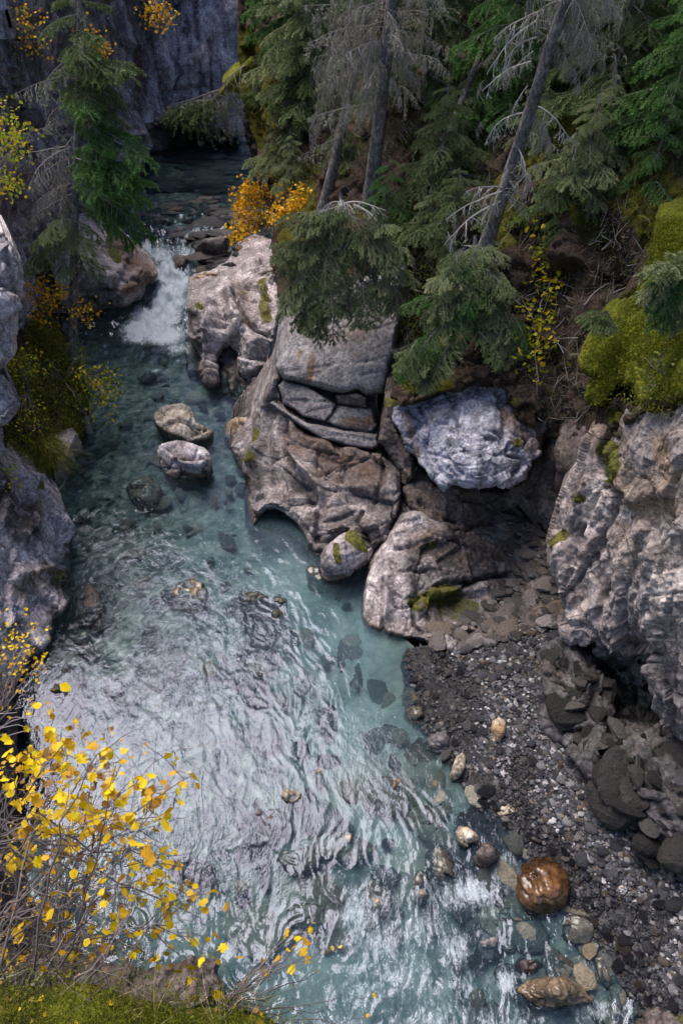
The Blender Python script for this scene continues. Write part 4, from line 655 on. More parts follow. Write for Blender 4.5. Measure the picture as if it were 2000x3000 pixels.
# ================================================================== the canyon above and beside the picture (unseen, but it shades the place and shows in the water)
def sheet(name, pts, mat, n=40, disp=.8, s=0, **kw):
    pts = np.array(pts, float); a = np.linspace(0, 1, n); rows, cols = pts.shape[:2]
    def interp(A, x):
        k = np.clip((x*(len(A)-1)).astype(int), 0, len(A)-2); f = (x*(len(A)-1)-k)
        return A[k]*(1-f).reshape(-1, *([1]*(A.ndim-1)))+A[k+1]*f.reshape(-1, *([1]*(A.ndim-1)))
    G = interp(pts, a); G = interp(G.swapaxes(0, 1), a).swapaxes(0, 1)
    G = G+disp*np.stack([fbm(G*.35, 3, s), fbm(G*.35, 3, s+1), .5*fbm(G*.35, 3, s+2)], -1)
    idx = np.arange(n*n).reshape(n, n); Q = np.stack([idx[:-1, :-1], idx[1:, :-1], idx[1:, 1:], idx[:-1, 1:]], -1).reshape(-1, 4)
    return obj(name, mesh(name, G.reshape(-1, 3), [Q], mat), kind='structure', **kw)
sheet('upper_forest_slope', [[(8.5, -3, 5), (8.8, 8, 6), (9.5, 17, 7.5), (3, 29, 7.6), (-2, 36, 6)], [(14, -3, 9), (15, 8, 10), (16, 20, 11), (8, 36, 11), (0, 42, 10)], [(22, -3, 13), (24, 8, 14), (24, 26, 15), (12, 44, 15), (0, 48, 14)]], M['soil'], s=107)

# ================================================================== stones
import bmesh
def ico(sub):
    bm = bmesh.new(); bmesh.ops.create_icosphere(bm, subdivisions=sub, radius=1)
    V = np.array([v.co[:] for v in bm.verts]); Fc = np.array([[v.index for v in f.verts] for f in bm.faces]); bm.free(); return V, Fc
ICO = {k: ico(k) for k in (1, 2, 3, 4)}
def stone(seed, sub=2, flat=.6, planes=9, sharp=1., noise=.06, longx=1.25):
    r = np.random.RandomState(seed); D, Fc = ICO[sub]
    N = r.normal(size=(planes, 3)); N /= np.linalg.norm(N, axis=1)[:, None]; d = r.uniform(.62, 1., planes)
    q = d[None]/np.maximum(D@N.T, 1e-3); q = np.minimum(q, 1.6)
    k = 6+sharp*22; R = np.minimum(-np.log(np.exp(-k*q).sum(1)+math.exp(-k*1.25))/k, 1.3)
    V = D*R[:, None]; V = V*(1+noise*fbm(D*2.2+seed, 3, seed % 97))[:, None]
    return V*np.array([longx, 1, flat]), Fc
STONES = [stone(100+i, 2, random.uniform(.5, .8), 10, .2, .05, random.uniform(1., 1.5)) for i in range(10)]     # rounded pebbles
SLABS = [stone(200+i, 2, random.uniform(.28, .5), 8, 1., .05, random.uniform(1.1, 1.7)) for i in range(10)]     # angular slabs
def stone_mesh(k, lib, mat, nm):
    V, Fc = lib[k]; return mesh(nm, V, [Fc], mat, lib is STONES)
def scatter_stones(parent, name, stuffname, spots, lib, mat, keep=300, stuff_label=None):
    """spots: (pos, size, flat); the largest ones become single objects, the rest one piece of stuff"""
    spots = sorted(spots, key=lambda s: -s[1]/np.linalg.norm(s[0]-np.array([0, 0, CAM_H])))
    meshes = [stone_mesh(k, lib, mat, name) for k in range(len(lib))]
    for p, s, _ in spots[:keep]:
        o = obj(name, random.choice(meshes), parent); o.location = p
        o.rotation_euler = (random.uniform(-.25, .25), random.uniform(-.25, .25), random.uniform(0, 6.28)); o.scale = (s, s, s*random.uniform(.8, 1.1))
    if len(spots) > keep:
        mb = MB(); small = [(v[:], f) for v, f in [stone(400+i, 1, random.uniform(.4, .75), 7, .4, .05, random.uniform(1., 1.5)) for i in range(8)]]
        for p, s, _ in spots[keep:]:
            V, Fc = random.choice(small); V = (V*np.array([1, 1, random.uniform(.8, 1.1)]))@rotz(random.uniform(0, 6.28)).T
            a, b = random.uniform(-.3, .3), random.uniform(-.3, .3); V = V.copy(); V[:, 2] += a*V[:, 0]+b*V[:, 1]
            mb.add(V*s+p, Fc, 0, random.random())
        prop(obj(stuffname, mb.mesh(stuffname, [mat], False), parent), stuff_label, None, None, 'stuff')
# pebbles on the beach: pale and dry higher up, dark and wet by the water
wl = [(1190, 1900), (1175, 1950), (1190, 2050), (1230, 2130), (1290, 2190), (1330, 2270), (1400, 2370), (1500, 2470), (1640, 2620), (1750, 2760), (1830, 2900), (1930, 3080)]
dry, wetp = [], []
UU = RNG.uniform(1170, 2040, 26000); VV = RNG.uniform(1850, 3060, 26000)
ok = inside(UU, VV, BEACH_OL); dw = polydist(UU, VV, wl, False)
for u, v, d in zip(UU[ok], VV[ok], dw[ok]):
    if v < 1900 and u > 1640: continue
    p = BEACH.pos(u, v); dist = np.linalg.norm(p-[0, 0, CAM_H])
    s = (random.lognormvariate(math.log(4.0), .52))*dist/F_PX*(.8 if d > 60 else .9)
    p[2] += s*.25
    wetness = d/170+.6*vnoise(np.array([[p[0]*1.5, p[1]*1.5, 0]]), 5)[0]
    (dry if wetness > .75 else wetp).append((p, min(s, .12), 0))
dry = dry[:7500]; wetp = wetp[:4500]
scatter_stones(BEACH.o, 'pebble', 'small_gravel', dry, STONES, M['pebble'], 240)
scatter_stones(BEACH.o, 'wet_pebble', 'wet_gravel', wetp, STONES, M['pebwet'], 60)
# broken slabs on the mound
rub = []
RB = [(1400, 1560), (1560, 1540), (1600, 1600), (1650, 1780), (1640, 1840), (1480, 1880), (1330, 1910), (1230, 1870), (1330, 1830), (1420, 1800), (1450, 1740), (1500, 1690), (1480, 1600)]
UU = RNG.uniform(1220, 1660, 2600); VV = RNG.uniform(1530, 1920, 2600); ok = inside(UU, VV, RB)
for u, v in zip(UU[ok], VV[ok]):
    p = R6.pos(u, v); s = min(random.lognormvariate(math.log(.05), .5), .17); p = p*1; p[2] += s*.2+.05; rub.append((p, s, 0))
scatter_stones(R6.o, 'broken_slab', 'rock_chips', rub[:700], SLABS, M['rubble'], 260)
cav = []
UU = RNG.uniform(1590, 2000, 1000); VV = RNG.uniform(1900, 2600, 1000); ok = inside(UU, VV, [(1600, 1920), (1700, 1950), (1850, 2080), (2000, 2250), (2000, 2570), (1900, 2520), (1750, 2320), (1660, 2150), (1600, 2120)])
for u, v in zip(UU[ok], VV[ok]):
    pp_ = CAVE.pos(u, v); s_ = min(random.lognormvariate(math.log(.075), .7), .24); pp_ = pp_+np.array([0, 0, .03]); cav.append((pp_, s_, 0))
cav_m = [stone_mesh(k, SLABS, M['shadestone'], 'broken_rock') for k in range(10)]
for pp_, s_, _ in cav[:85]:
    o = obj('broken_rock', random.choice(cav_m), CAVE.o); o.location = pp_; o.rotation_euler = (random.uniform(-.7, .5), random.uniform(-.5, .5), random.uniform(0, 6.28)); o.scale = (s_, s_, s_*1.4)
# flat stones on the upper pool bar
bar = empty('stone_bar', at(600, 620, z=.9), kind='structure', label='bar of flat dark stones across the head of the falls')
far = []
UU = RNG.uniform(330, 790, 3000); VV = RNG.uniform(520, 850, 3000)
ok = inside(UU, VV, [(360, 630), (470, 590), (620, 575), (760, 575), (780, 640), (740, 790), (660, 845), (560, 850), (600, 790), (580, 730), (560, 700), (470, 690), (380, 690), (350, 660)])
for u, v in zip(UU[ok], VV[ok]):
    right = (u-560)/180; z = .9-.03+.35*max(0, right)*max(0, min(1, (v-580)/80)) if v < 700 else .9-.002*(v-700)+.1
    if v > 720: z = float(wz(u, v))+.4*max(0., right)
    p = at(u, v, z=z); s = min(random.lognormvariate(math.log(.15), .45), .4); far.append((p, s, 0))
far = far[:300]
ms = [stone_mesh(k, SLABS, M['flat'], 'flat_stone') for k in range(10)]
for p, s, _ in far[:300]:
    o = obj('flat_stone', random.choice(ms), bar); o.location = p-np.array(bar.location); o.rotation_euler = (random.uniform(-.12, .12), random.uniform(-.12, .12), random.uniform(-.5, .5)); o.scale = (s*1.25, s, s*.6)
# stones under the upper pool
for i in range(140):
    u = random.uniform(400, 740); v = random.uniform(440, 560)
    if u < 400+(560-v)*.5: continue
    p = at(u, v, z=.9-.12-.5*(560-v)/120); s = random.uniform(.12, .34)
    o = obj('pool_stone', random.choice(ms), bed.o); o.data = o.data; o.location = p; o.rotation_euler = (0, 0, random.uniform(-.5, .5)); o.scale = (s*1.3, s, s*.5)
# stones on the stream bed
bsm = [stone_mesh(k, lib_, M['bedstone'], 'bed_stone') for k in range(6) for lib_ in (STONES, SLABS)]
nb_ = 0
while nb_ < 290:
    k_ = random.random()
    u, v = (random.uniform(1250, 1850), random.uniform(2250, 3000)) if k_ < .4 else (random.uniform(180, 760), random.uniform(1050, 2000)) if k_ < .78 else (random.uniform(700, 1300), random.uniform(1700, 2750))
    if not inside(np.array([u]), np.array([v]), RIVER)[0] or (k_ < .4 and u < 1180+(v-2250)*.25): continue
    d_ = float(DEP(np.array([u]), np.array([v]))[0]); d_ = max(.05, d_); s_ = random.lognormvariate(math.log(.1), .55); s_ = min(s_, .32)
    o = obj('bed_stone', random.choice(bsm), bed.o); o.location = at(u, v, z=float(wz(u, v))-d_*(.65 if k_ > .4 else .5)-.3*s_*(k_ > .4)); o.rotation_euler = (random.uniform(-.3, .3), random.uniform(-.3, .3), random.uniform(0, 6.28)); o.scale = (s_, s_, s_*.8); nb_ += 1
# ---- boulders, each traced
def boulder(ol, zs, mat, label, disp=.08, size=.35, edge=(9, .09), paint=(), sculpt=(), cat='boulder', name='boulder', step=3, carved=False, seed=0, rag=2.5, group=None):
    return relief(name, ol, [(u, v, 'z', float(wz(u, v))+z) for u, v, z in zs], M[mat], step=step, edge=edge, skirt=('down', .45), rag=rag,
                  disp=(d_carved(size, disp, seed) if carved else (lambda P: d_block(size, disp*.6, seed, fine=.008)(P)+joints(P, size*1.6, disp*1.3, seed+200, (1, 1, .7), 1.3, .25, .12))), paint=paint, sculpt=sculpt, label=label, cat=cat, group=group)
boulder([(449, 1222), (470, 1200), (505, 1183), (535, 1182), (560, 1195), (568, 1220), (575, 1240), (600, 1247), (626, 1262), (615, 1282), (585, 1292), (560, 1298), (530, 1282), (490, 1265), (465, 1245)], [(449, 1222, .0), (510, 1183, .42), (565, 1200, .4), (626, 1262, .12), (560, 1297, .0), (540, 1240, .42), (480, 1235, .25)], 'tan', 'flat cream-coloured boulder in midstream, upper of the pair', .06, .4, seed=1, sculpt=[([(480, 1215), (540, 1235), (600, 1265)], 4, -.05), ([(560, 1200), (565, 1240)], 4, -.06)])
boulder([(460, 1318), (475, 1300), (520, 1290), (565, 1298), (600, 1308), (622, 1340), (618, 1380), (600, 1400), (560, 1406), (530, 1410), (490, 1400), (472, 1375), (465, 1345)], [(462, 1320, .25), (520, 1292, .5), (610, 1315, .42), (618, 1370, .05), (540, 1408, 0), (475, 1380, 0), (540, 1340, .5), (600, 1355, .35)], 'pale', 'blocky pinkish boulder in midstream, lower of the pair', .07, .4, seed=2, sculpt=[([(475, 1375), (530, 1375), (615, 1385)], 4, -.06), ([(565, 1350), (580, 1320)], 4, -.06)], paint=[('g', [(480, 1395), (610, 1395)], 16, .9), ('r', [(535, 1345)], 10, .8)])
boulder([(370, 1430), (390, 1405), (430, 1393), (465, 1410), (480, 1440), (460, 1468), (430, 1476), (395, 1455)], [(375, 1430, -.14), (430, 1395, -.08), (475, 1440, -.13), (430, 1474, -.15), (425, 1430, -.05)], 'tanwet', 'pale tan stone under the surface just below the midstream boulders', .04, .3, seed=3)
boulder([(660, 1240), (690, 1222), (725, 1220), (733, 1245), (715, 1275), (680, 1290), (655, 1280), (658, 1258)], [(660, 1245, .02), (715, 1222, .25), (730, 1250, .15), (680, 1288, 0), (695, 1245, .2)], 'tan', 'small orange-tan boulder tucked against the carved buttress', .03, .3, seed=4, paint=[('g', [(695, 1240)], 40, .8)])
boulder([(500, 1740), (520, 1708), (560, 1696), (600, 1715), (612, 1740), (595, 1762), (560, 1770), (525, 1762)], [(505, 1740, -.05), (560, 1698, .0), (610, 1740, -.02), (560, 1768, -.06), (575, 1735, .07)], 'tanwet', 'brown stone breaking the surface in the middle of the river', .05, .25, seed=5)
boulder([(216, 1740), (235, 1712), (265, 1708), (295, 1740), (312, 1780), (290, 1802), (250, 1805), (225, 1785)], [(220, 1745, -.05), (260, 1710, .02), (308, 1785, -.08), (250, 1802, -.08), (255, 1750, .05)], 'brown', 'reddish brown stone awash beside the left bank rock', .05, .25, seed=6)
R7 = boulder([(936, 1628), (945, 1605), (975, 1585), (1002, 1563), (1034, 1546), (1055, 1565), (1070, 1590), (1079, 1620), (1075, 1650), (1050, 1672), (1020, 1690), (985, 1700), (955, 1708), (945, 1690), (940, 1660)], [(937, 1630, .35), (945, 1690, .02), (960, 1706, 0), (1030, 1682, .05), (1075, 1650, .1), (1078, 1620, .4), (1034, 1548, .75), (1000, 1620, .62), (960, 1660, .38), (1050, 1620, .55)], 'pink', 'angular pale block with moss on top at the alcove mouth', .06, .4, seed=7, sculpt=[([(940, 1660), (960, 1680), (1040, 1665), (1078, 1640)], 4, -.06), ([(1000, 1690), (1000, 1660)], 4, -.04)], paint=[('r', [(1030, 1570), (1060, 1590)], 30, 1.1), ('r', [(985, 1600), (990, 1640)], 14, 1.), ('g', [(950, 1700), (1040, 1680)], 14, .9)])
boulder([(896, 1668), (910, 1655), (938, 1660), (945, 1700), (930, 1706), (905, 1690)], [(898, 1668, .03), (940, 1665, .1), (940, 1703, 0), (905, 1688, 0)], 'slab', 'thin grey slab lying left of the mossy block', .02, .3, seed=8, cat='stone', name='flat_slab')
boulder([(1500, 2620), (1505, 2565), (1530, 2530), (1565, 2508), (1610, 2506), (1645, 2525), (1668, 2560), (1676, 2610), (1668, 2650), (1640, 2685), (1600, 2698), (1560, 2695), (1535, 2670), (1515, 2645)], [(1502, 2590, .05), (1560, 2510, .2), (1640, 2525, .18), (1675, 2610, .1), (1600, 2697, -.05), (1530, 2665, -.02), (1600, 2580, .42), (1560, 2620, .26), (1640, 2620, .3)], 'wet', 'big round wet orange-brown boulder at the edge of the riffle', .05, .5, (30, .25), carved=True, seed=9, sculpt=[([(1565, 2560), (1590, 2620), (1600, 2690)], 12, -.06), ([(1545, 2540), (1550, 2620)], 16, -.07)], paint=[('g', [(1540, 2650), (1580, 2690)], 30, .7)])
boulder([(1490, 2890), (1540, 2870), (1600, 2860), (1660, 2858), (1700, 2890), (1742, 2930), (1738, 2942), (1690, 2945), (1640, 2960), (1580, 2966), (1560, 2945), (1530, 2920)], [(1492, 2892, -.03), (1600, 2862, .18), (1680, 2862, .22), (1740, 2932, .12), (1640, 2958, .05), (1570, 2964, .02), (1630, 2905, .4), (1560, 2905, .2)], 'tanwet', 'long wet tan boulder in the white water at the bottom', .05, .4, (14, .14), seed=10, carved=True, sculpt=[([(1560, 2940), (1650, 2935), (1735, 2935)], 5, -.07)])
boulder([(1328, 2440), (1345, 2420), (1380, 2425), (1400, 2450), (1400, 2480), (1370, 2492), (1335, 2475)], [(1330, 2445, .02), (1380, 2427, .15), (1400, 2475, 0), (1350, 2485, 0), (1370, 2455, .2)], 'tan', 'small tan boulder with pale chips at the top of the white riffle', .06, .2, seed=11)
boulder([(1392, 2490), (1410, 2468), (1440, 2466), (1458, 2490), (1455, 2530), (1430, 2550), (1400, 2545), (1392, 2515)], [(1394, 2500, .02), (1430, 2468, .15), (1456, 2520, .0), (1410, 2547, -.03), (1430, 2500, .22)], 'brown', 'dark rounded boulder beside the white riffle, above the orange one', .06, .25, seed=12)
boulder([(1250, 2170), (1262, 2150), (1300, 2138), (1325, 2160), (1322, 2195), (1290, 2212), (1258, 2200)], [(1252, 2175, .0), (1300, 2140, .12), (1324, 2180, .05), (1280, 2210, -.02), (1290, 2170, .2)], 'grey', 'smooth rounded grey boulder at the water edge of the gravel', .04, .3, seed=13, carved=True)
boulder([(1186, 2080), (1205, 2068), (1235, 2072), (1240, 2095), (1218, 2118), (1200, 2105)], [(1188, 2082, .03), (1230, 2072, .12), (1220, 2116, 0), (1215, 2090, .12)], 'slab', 'flat pale grey stone at the shoreline above the grey boulder', .02, .25, seed=14, cat='stone', name='shore_stone')
boulder([(1428, 2150), (1440, 2110), (1462, 2098), (1482, 2115), (1480, 2150), (1455, 2185), (1432, 2188)], [(1430, 2150, .12), (1462, 2100, .35), (1482, 2130, .25), (1440, 2186, .1), (1458, 2140, .42)], 'tan', 'upright ochre stone standing alone on the pebbles', .04, .25, (9, .1), seed=15, paint=[('g', [(1455, 2140)], 50, .9)])
boulder([(1318, 2270), (1335, 2215), (1355, 2200), (1366, 2215), (1360, 2250), (1340, 2285), (1322, 2290)], [(1320, 2275, .02), (1355, 2202, .15), (1364, 2240, .1), (1330, 2288, 0), (1345, 2240, .18)], 'tan', 'narrow tan stone at the water edge below the grey boulder', .03, .2, (7, .08), seed=16, cat='stone', name='shore_stone')
boulder([(1400, 2340), (1425, 2318), (1480, 2325), (1530, 2345), (1540, 2365), (1515, 2385), (1460, 2400), (1410, 2390)], [(1402, 2345, .0), (1470, 2322, .08), (1538, 2360, .12), (1450, 2398, -.02), (1480, 2355, .1)], 'tanwet', 'broad flat olive slab slipping under the water at the beach', .03, .35, seed=17, cat='stone', name='shore_stone')
boulder([(1644, 2720), (1660, 2678), (1690, 2676), (1745, 2702), (1740, 2740), (1725, 2765), (1680, 2766), (1650, 2750)], [(1646, 2720, .0), (1680, 2678, .06), (1745, 2705, .08), (1720, 2764, 0), (1695, 2720, .08)], 'slab', 'wide flat olive slab just below the orange boulder', .015, .4, (6, .06), seed=18, cat='stone', name='flat_slab')
boulder([(1765, 2712), (1785, 2703), (1810, 2725), (1835, 2770), (1840, 2800), (1815, 2798), (1785, 2765)], [(1767, 2714, .06), (1810, 2727, .12), (1838, 2798, .06), (1790, 2768, .04)], 'slab', 'long narrow olive slab right of the wide flat one', .012, .4, (5, .05), seed=19, cat='stone', name='flat_slab')
boulder([(1842, 2748), (1862, 2742), (1869, 2770), (1866, 2798), (1845, 2802), (1840, 2775)], [(1843, 2750, .1), (1865, 2745, .16), (1866, 2798, .1), (1845, 2800, .08)], 'tan', 'small upright pinkish-tan stone right of the narrow slab', .02, .2, (6, .06), seed=20, cat='stone', name='shore_stone')
boulder([(1500, 2830), (1520, 2808), (1570, 2806), (1590, 2830), (1570, 2858), (1520, 2864)], [(1502, 2832, -.02), (1550, 2808, .08), (1588, 2835, .02), (1530, 2862, -.03), (1550, 2830, .12)], 'brown', 'grey-brown stone awash above the long tan boulder', .04, .25, seed=21)
boulder([(1615, 2800), (1640, 2792), (1680, 2820), (1685, 2850), (1655, 2845)], [(1617, 2800, -.02), (1650, 2795, .04), (1684, 2848, 0), (1655, 2842, -.02)], 'slab', 'slanted grey slab in the rushing shallows', .015, .3, (6, .05), seed=22, cat='stone', name='flat_slab')
boulder([(1740, 2805), (1765, 2800), (1790, 2870), (1780, 2900), (1760, 2880), (1745, 2840)], [(1742, 2806, 0), (1765, 2802, .05), (1785, 2895, .0), (1758, 2870, 0)], 'slab', 'thin upright olive slab among the shallow rushing water', .015, .3, (6, .05), seed=23, cat='stone', name='flat_slab')
boulder([(1745, 2645), (1760, 2642), (1815, 2640), (1832, 2668), (1820, 2676), (1770, 2672)], [(1746, 2650, .06), (1815, 2642, .16), (1828, 2674, .08), (1770, 2670, .05)], 'tan', 'flat tan stone with a pale corner on the gravel right of the orange boulder', .02, .25, (6, .06), seed=24, cat='stone', name='shore_stone')
boulder([(1890, 2960), (1910, 2920), (1950, 2915), (1985, 2940), (2060, 2920), (2060, 3060), (1885, 3060), (1880, 3000)], [(1890, 2970, .05), (1950, 2918, .2), (2050, 2930, .35), (1890, 3050, .05), (1960, 2990, .3)], 'brown', 'dark mossy boulder cut off by the bottom right corner', .06, .4, seed=25, paint=[('r', [(1975, 2945), (2000, 2970)], 30, 1.1)])
boulder([(1536, 2455), (1560, 2450), (1590, 2465), (1594, 2480), (1570, 2485), (1540, 2478)], [(1538, 2458, .02), (1590, 2470, .08), (1560, 2484, .0), (1565, 2465, .1)], 'brown', 'flat reddish brown stone just above the orange boulder', .015, .25, (6, .05), seed=26, cat='stone', name='shore_stone')
boulder([(566, 815), (600, 795), (638, 800), (640, 830), (660, 845), (610, 870), (570, 866), (545, 862), (555, 835)], [(546, 862, 0), (600, 797, .5), (638, 805, .55), (605, 868, .0), (655, 845, .2), (595, 835, .35)], 'tanwet', 'brown hollowed boulder at the right side of the falls', .08, .5, seed=27, carved=True, sculpt=[([(590, 860), (610, 850)], 12, -.25)], paint=[('g', [(600, 820)], 50, .8)])
boulder([(505, 760), (520, 745), (545, 750), (552, 775), (535, 795), (510, 790)], [(505, 770, -.05), (530, 747, .1), (550, 775, .05), (520, 794, -.05), (530, 770, .18)], 'brown', 'round dark stone splitting the falls', .05, .4, seed=28, carved=True)
boulder([(568, 728), (600, 702), (650, 692), (668, 698), (648, 725), (610, 745), (585, 750), (570, 742)], [(570, 735, .05), (650, 694, .5), (666, 698, .5), (610, 745, .15), (610, 715, .45)], 'brown', 'long tilted brown slab at the head of the falls', .05, .6, seed=29, name='flat_slab', cat='stone')
boulder([(632, 800), (640, 775), (680, 765), (702, 780), (690, 800), (660, 810)], [(634, 800, .2), (680, 767, .6), (700, 782, .5), (660, 808, .2)], 'grey', 'grey boulder wedged above the fluted rock', .05, .5, seed=30)
for i, (u, v, wd, ht, z, m, lab) in enumerate([(745, 1750, 80, 30, .03, 'slab', 'long flat grey stone in the shallows, top of the little cluster'), (818, 1760, 50, 22, .03, 'slab', 'smooth pale stone right of the long flat one in the shallows'), (812, 1800, 44, 40, .04, 'slab', 'square grey stone lowest of the little shallows cluster'), (750, 1785, 70, 40, -.06, 'brown', 'submerged brown stone under the little shallows cluster'), (775, 1840, 80, 60, -.1, 'slab', 'blurred submerged stone below the shallows cluster'), (764, 1980, 44, 24, -.03, 'slab', 'olive stone under the surface left of the pale silt'), (850, 2330, 60, 34, .01, 'tan', 'pale stone awash in the lower left rapids'), (755, 2385, 44, 40, .0, 'grey', 'grey stone at the lower rapids beside the dark submerged one'), (800, 2400, 90, 60, -.06, 'brown', 'dark submerged stone in the lower rapids'), (935, 2262, 34, 24, .02, 'tan', 'small cream stone on the silt left of the beach'), (1235, 2620, 36, 30, .05, 'tan', 'tan pebble stone on the sculpted ledge in the riffle'), (1225, 2580, 36, 60, -.03, 'slab', 'curled grey slab under the riffle beside the tan pebble'), (880, 2520, 120, 80, -.06, 'tanwet', 'brown hump under the smooth rush at lower centre'), (1440, 2760, 90, 90, -.05, 'grey', 'pale stone drowned in the white water, lower right'), (1560, 2480, 90, 40, .01, 'slab', 'flat grey stone awash above the orange boulder'), (1100, 2640, 90, 150, -.06, 'tanwet', 'brown ledge drowned in the lower central rapid'), (1140, 2330, 190, 130, -.07, 'tanwet', 'broad brown shelf under clear water left of the flat olive slab'), (1250, 2400, 120, 90, -.06, 'tanwet', 'grey-brown shelf under the fast water above the riffle'), (1010, 2480, 180, 80, -.07, 'tanwet', 'wide brown hump glazed by the smooth rush at lower centre'), (1290, 2540, 110, 120, -.06, 'slab', 'olive shelf drowned left of the white riffle'), (1500, 2700, 130, 90, -.05, 'slab', 'grey slab under the rush just left of the orange boulder foot'), (900, 2690, 160, 90, -.08, 'tanwet', 'brown shelf showing behind the thin leafy sprig'), (330, 2010, 60, 50, -.1, 'slab', 'dim submerged stone right of the dark left bank rock'), (240, 1870, 60, 50, -.08, 'slab', 'grey stone under the ripples below the left bank rock'), (560, 2540, 120, 70, -.1, 'brown', 'brown drowned rock left of the lower rapids')]):
    th = np.linspace(0, 2*math.pi, 11)[:-1]; rr = np.random.RandomState(i)
    q = 1+rr.uniform(-.2, .2, 10)
    ol = [(u+wd/2*math.cos(a)*k, v+ht/2*math.sin(a)*k) for a, k in zip(th, q)]
    boulder(ol, [(u, v, z+.05), (u-wd/2, v, z-.03), (u+wd/2, v, z-.03), (u, v-ht/2, z+.02), (u, v+ht/2, z-.05)], m, lab, .03, .2, (6, .06), seed=50+i, cat='stone', name='river_stone')
# ================================================================== plants
def unit(v): return v/(np.linalg.norm(v)+1e-9)
def blades(mb, P, D, L, Wd, m, a):
    """many thin triangles: roots P, directions D, lengths L, width Wd"""
    P = np.asarray(P); D = np.asarray(D); n = len(P)
    if n == 0: return
    S = np.cross(D, RNG.normal(size=(n, 3))); S /= np.linalg.norm(S, axis=1)[:, None]+1e-9
    L = np.broadcast_to(L, (n,))[:, None]; Wd = np.broadcast_to(Wd, (n,))[:, None]
    V = np.stack([P-S*Wd*.5, P+S*Wd*.5, P+D*L], 1).reshape(-1, 3)
    mb.add(V, np.arange(3*n).reshape(-1, 3), m, np.repeat(np.broadcast_to(a, (n,)), 3))
def curve(p0, d, L, n, droop=0., wob=.06, rs=random):
    pts = [np.array(p0, float)]; d = unit(np.array(d, float)); h = L/n
    for i in range(n):
        d = unit(d+np.array([rs.uniform(-wob, wob), rs.uniform(-wob, wob), rs.uniform(-wob, wob)-droop/n]))
        pts.append(pts[-1]+d*h)
    return np.array(pts)
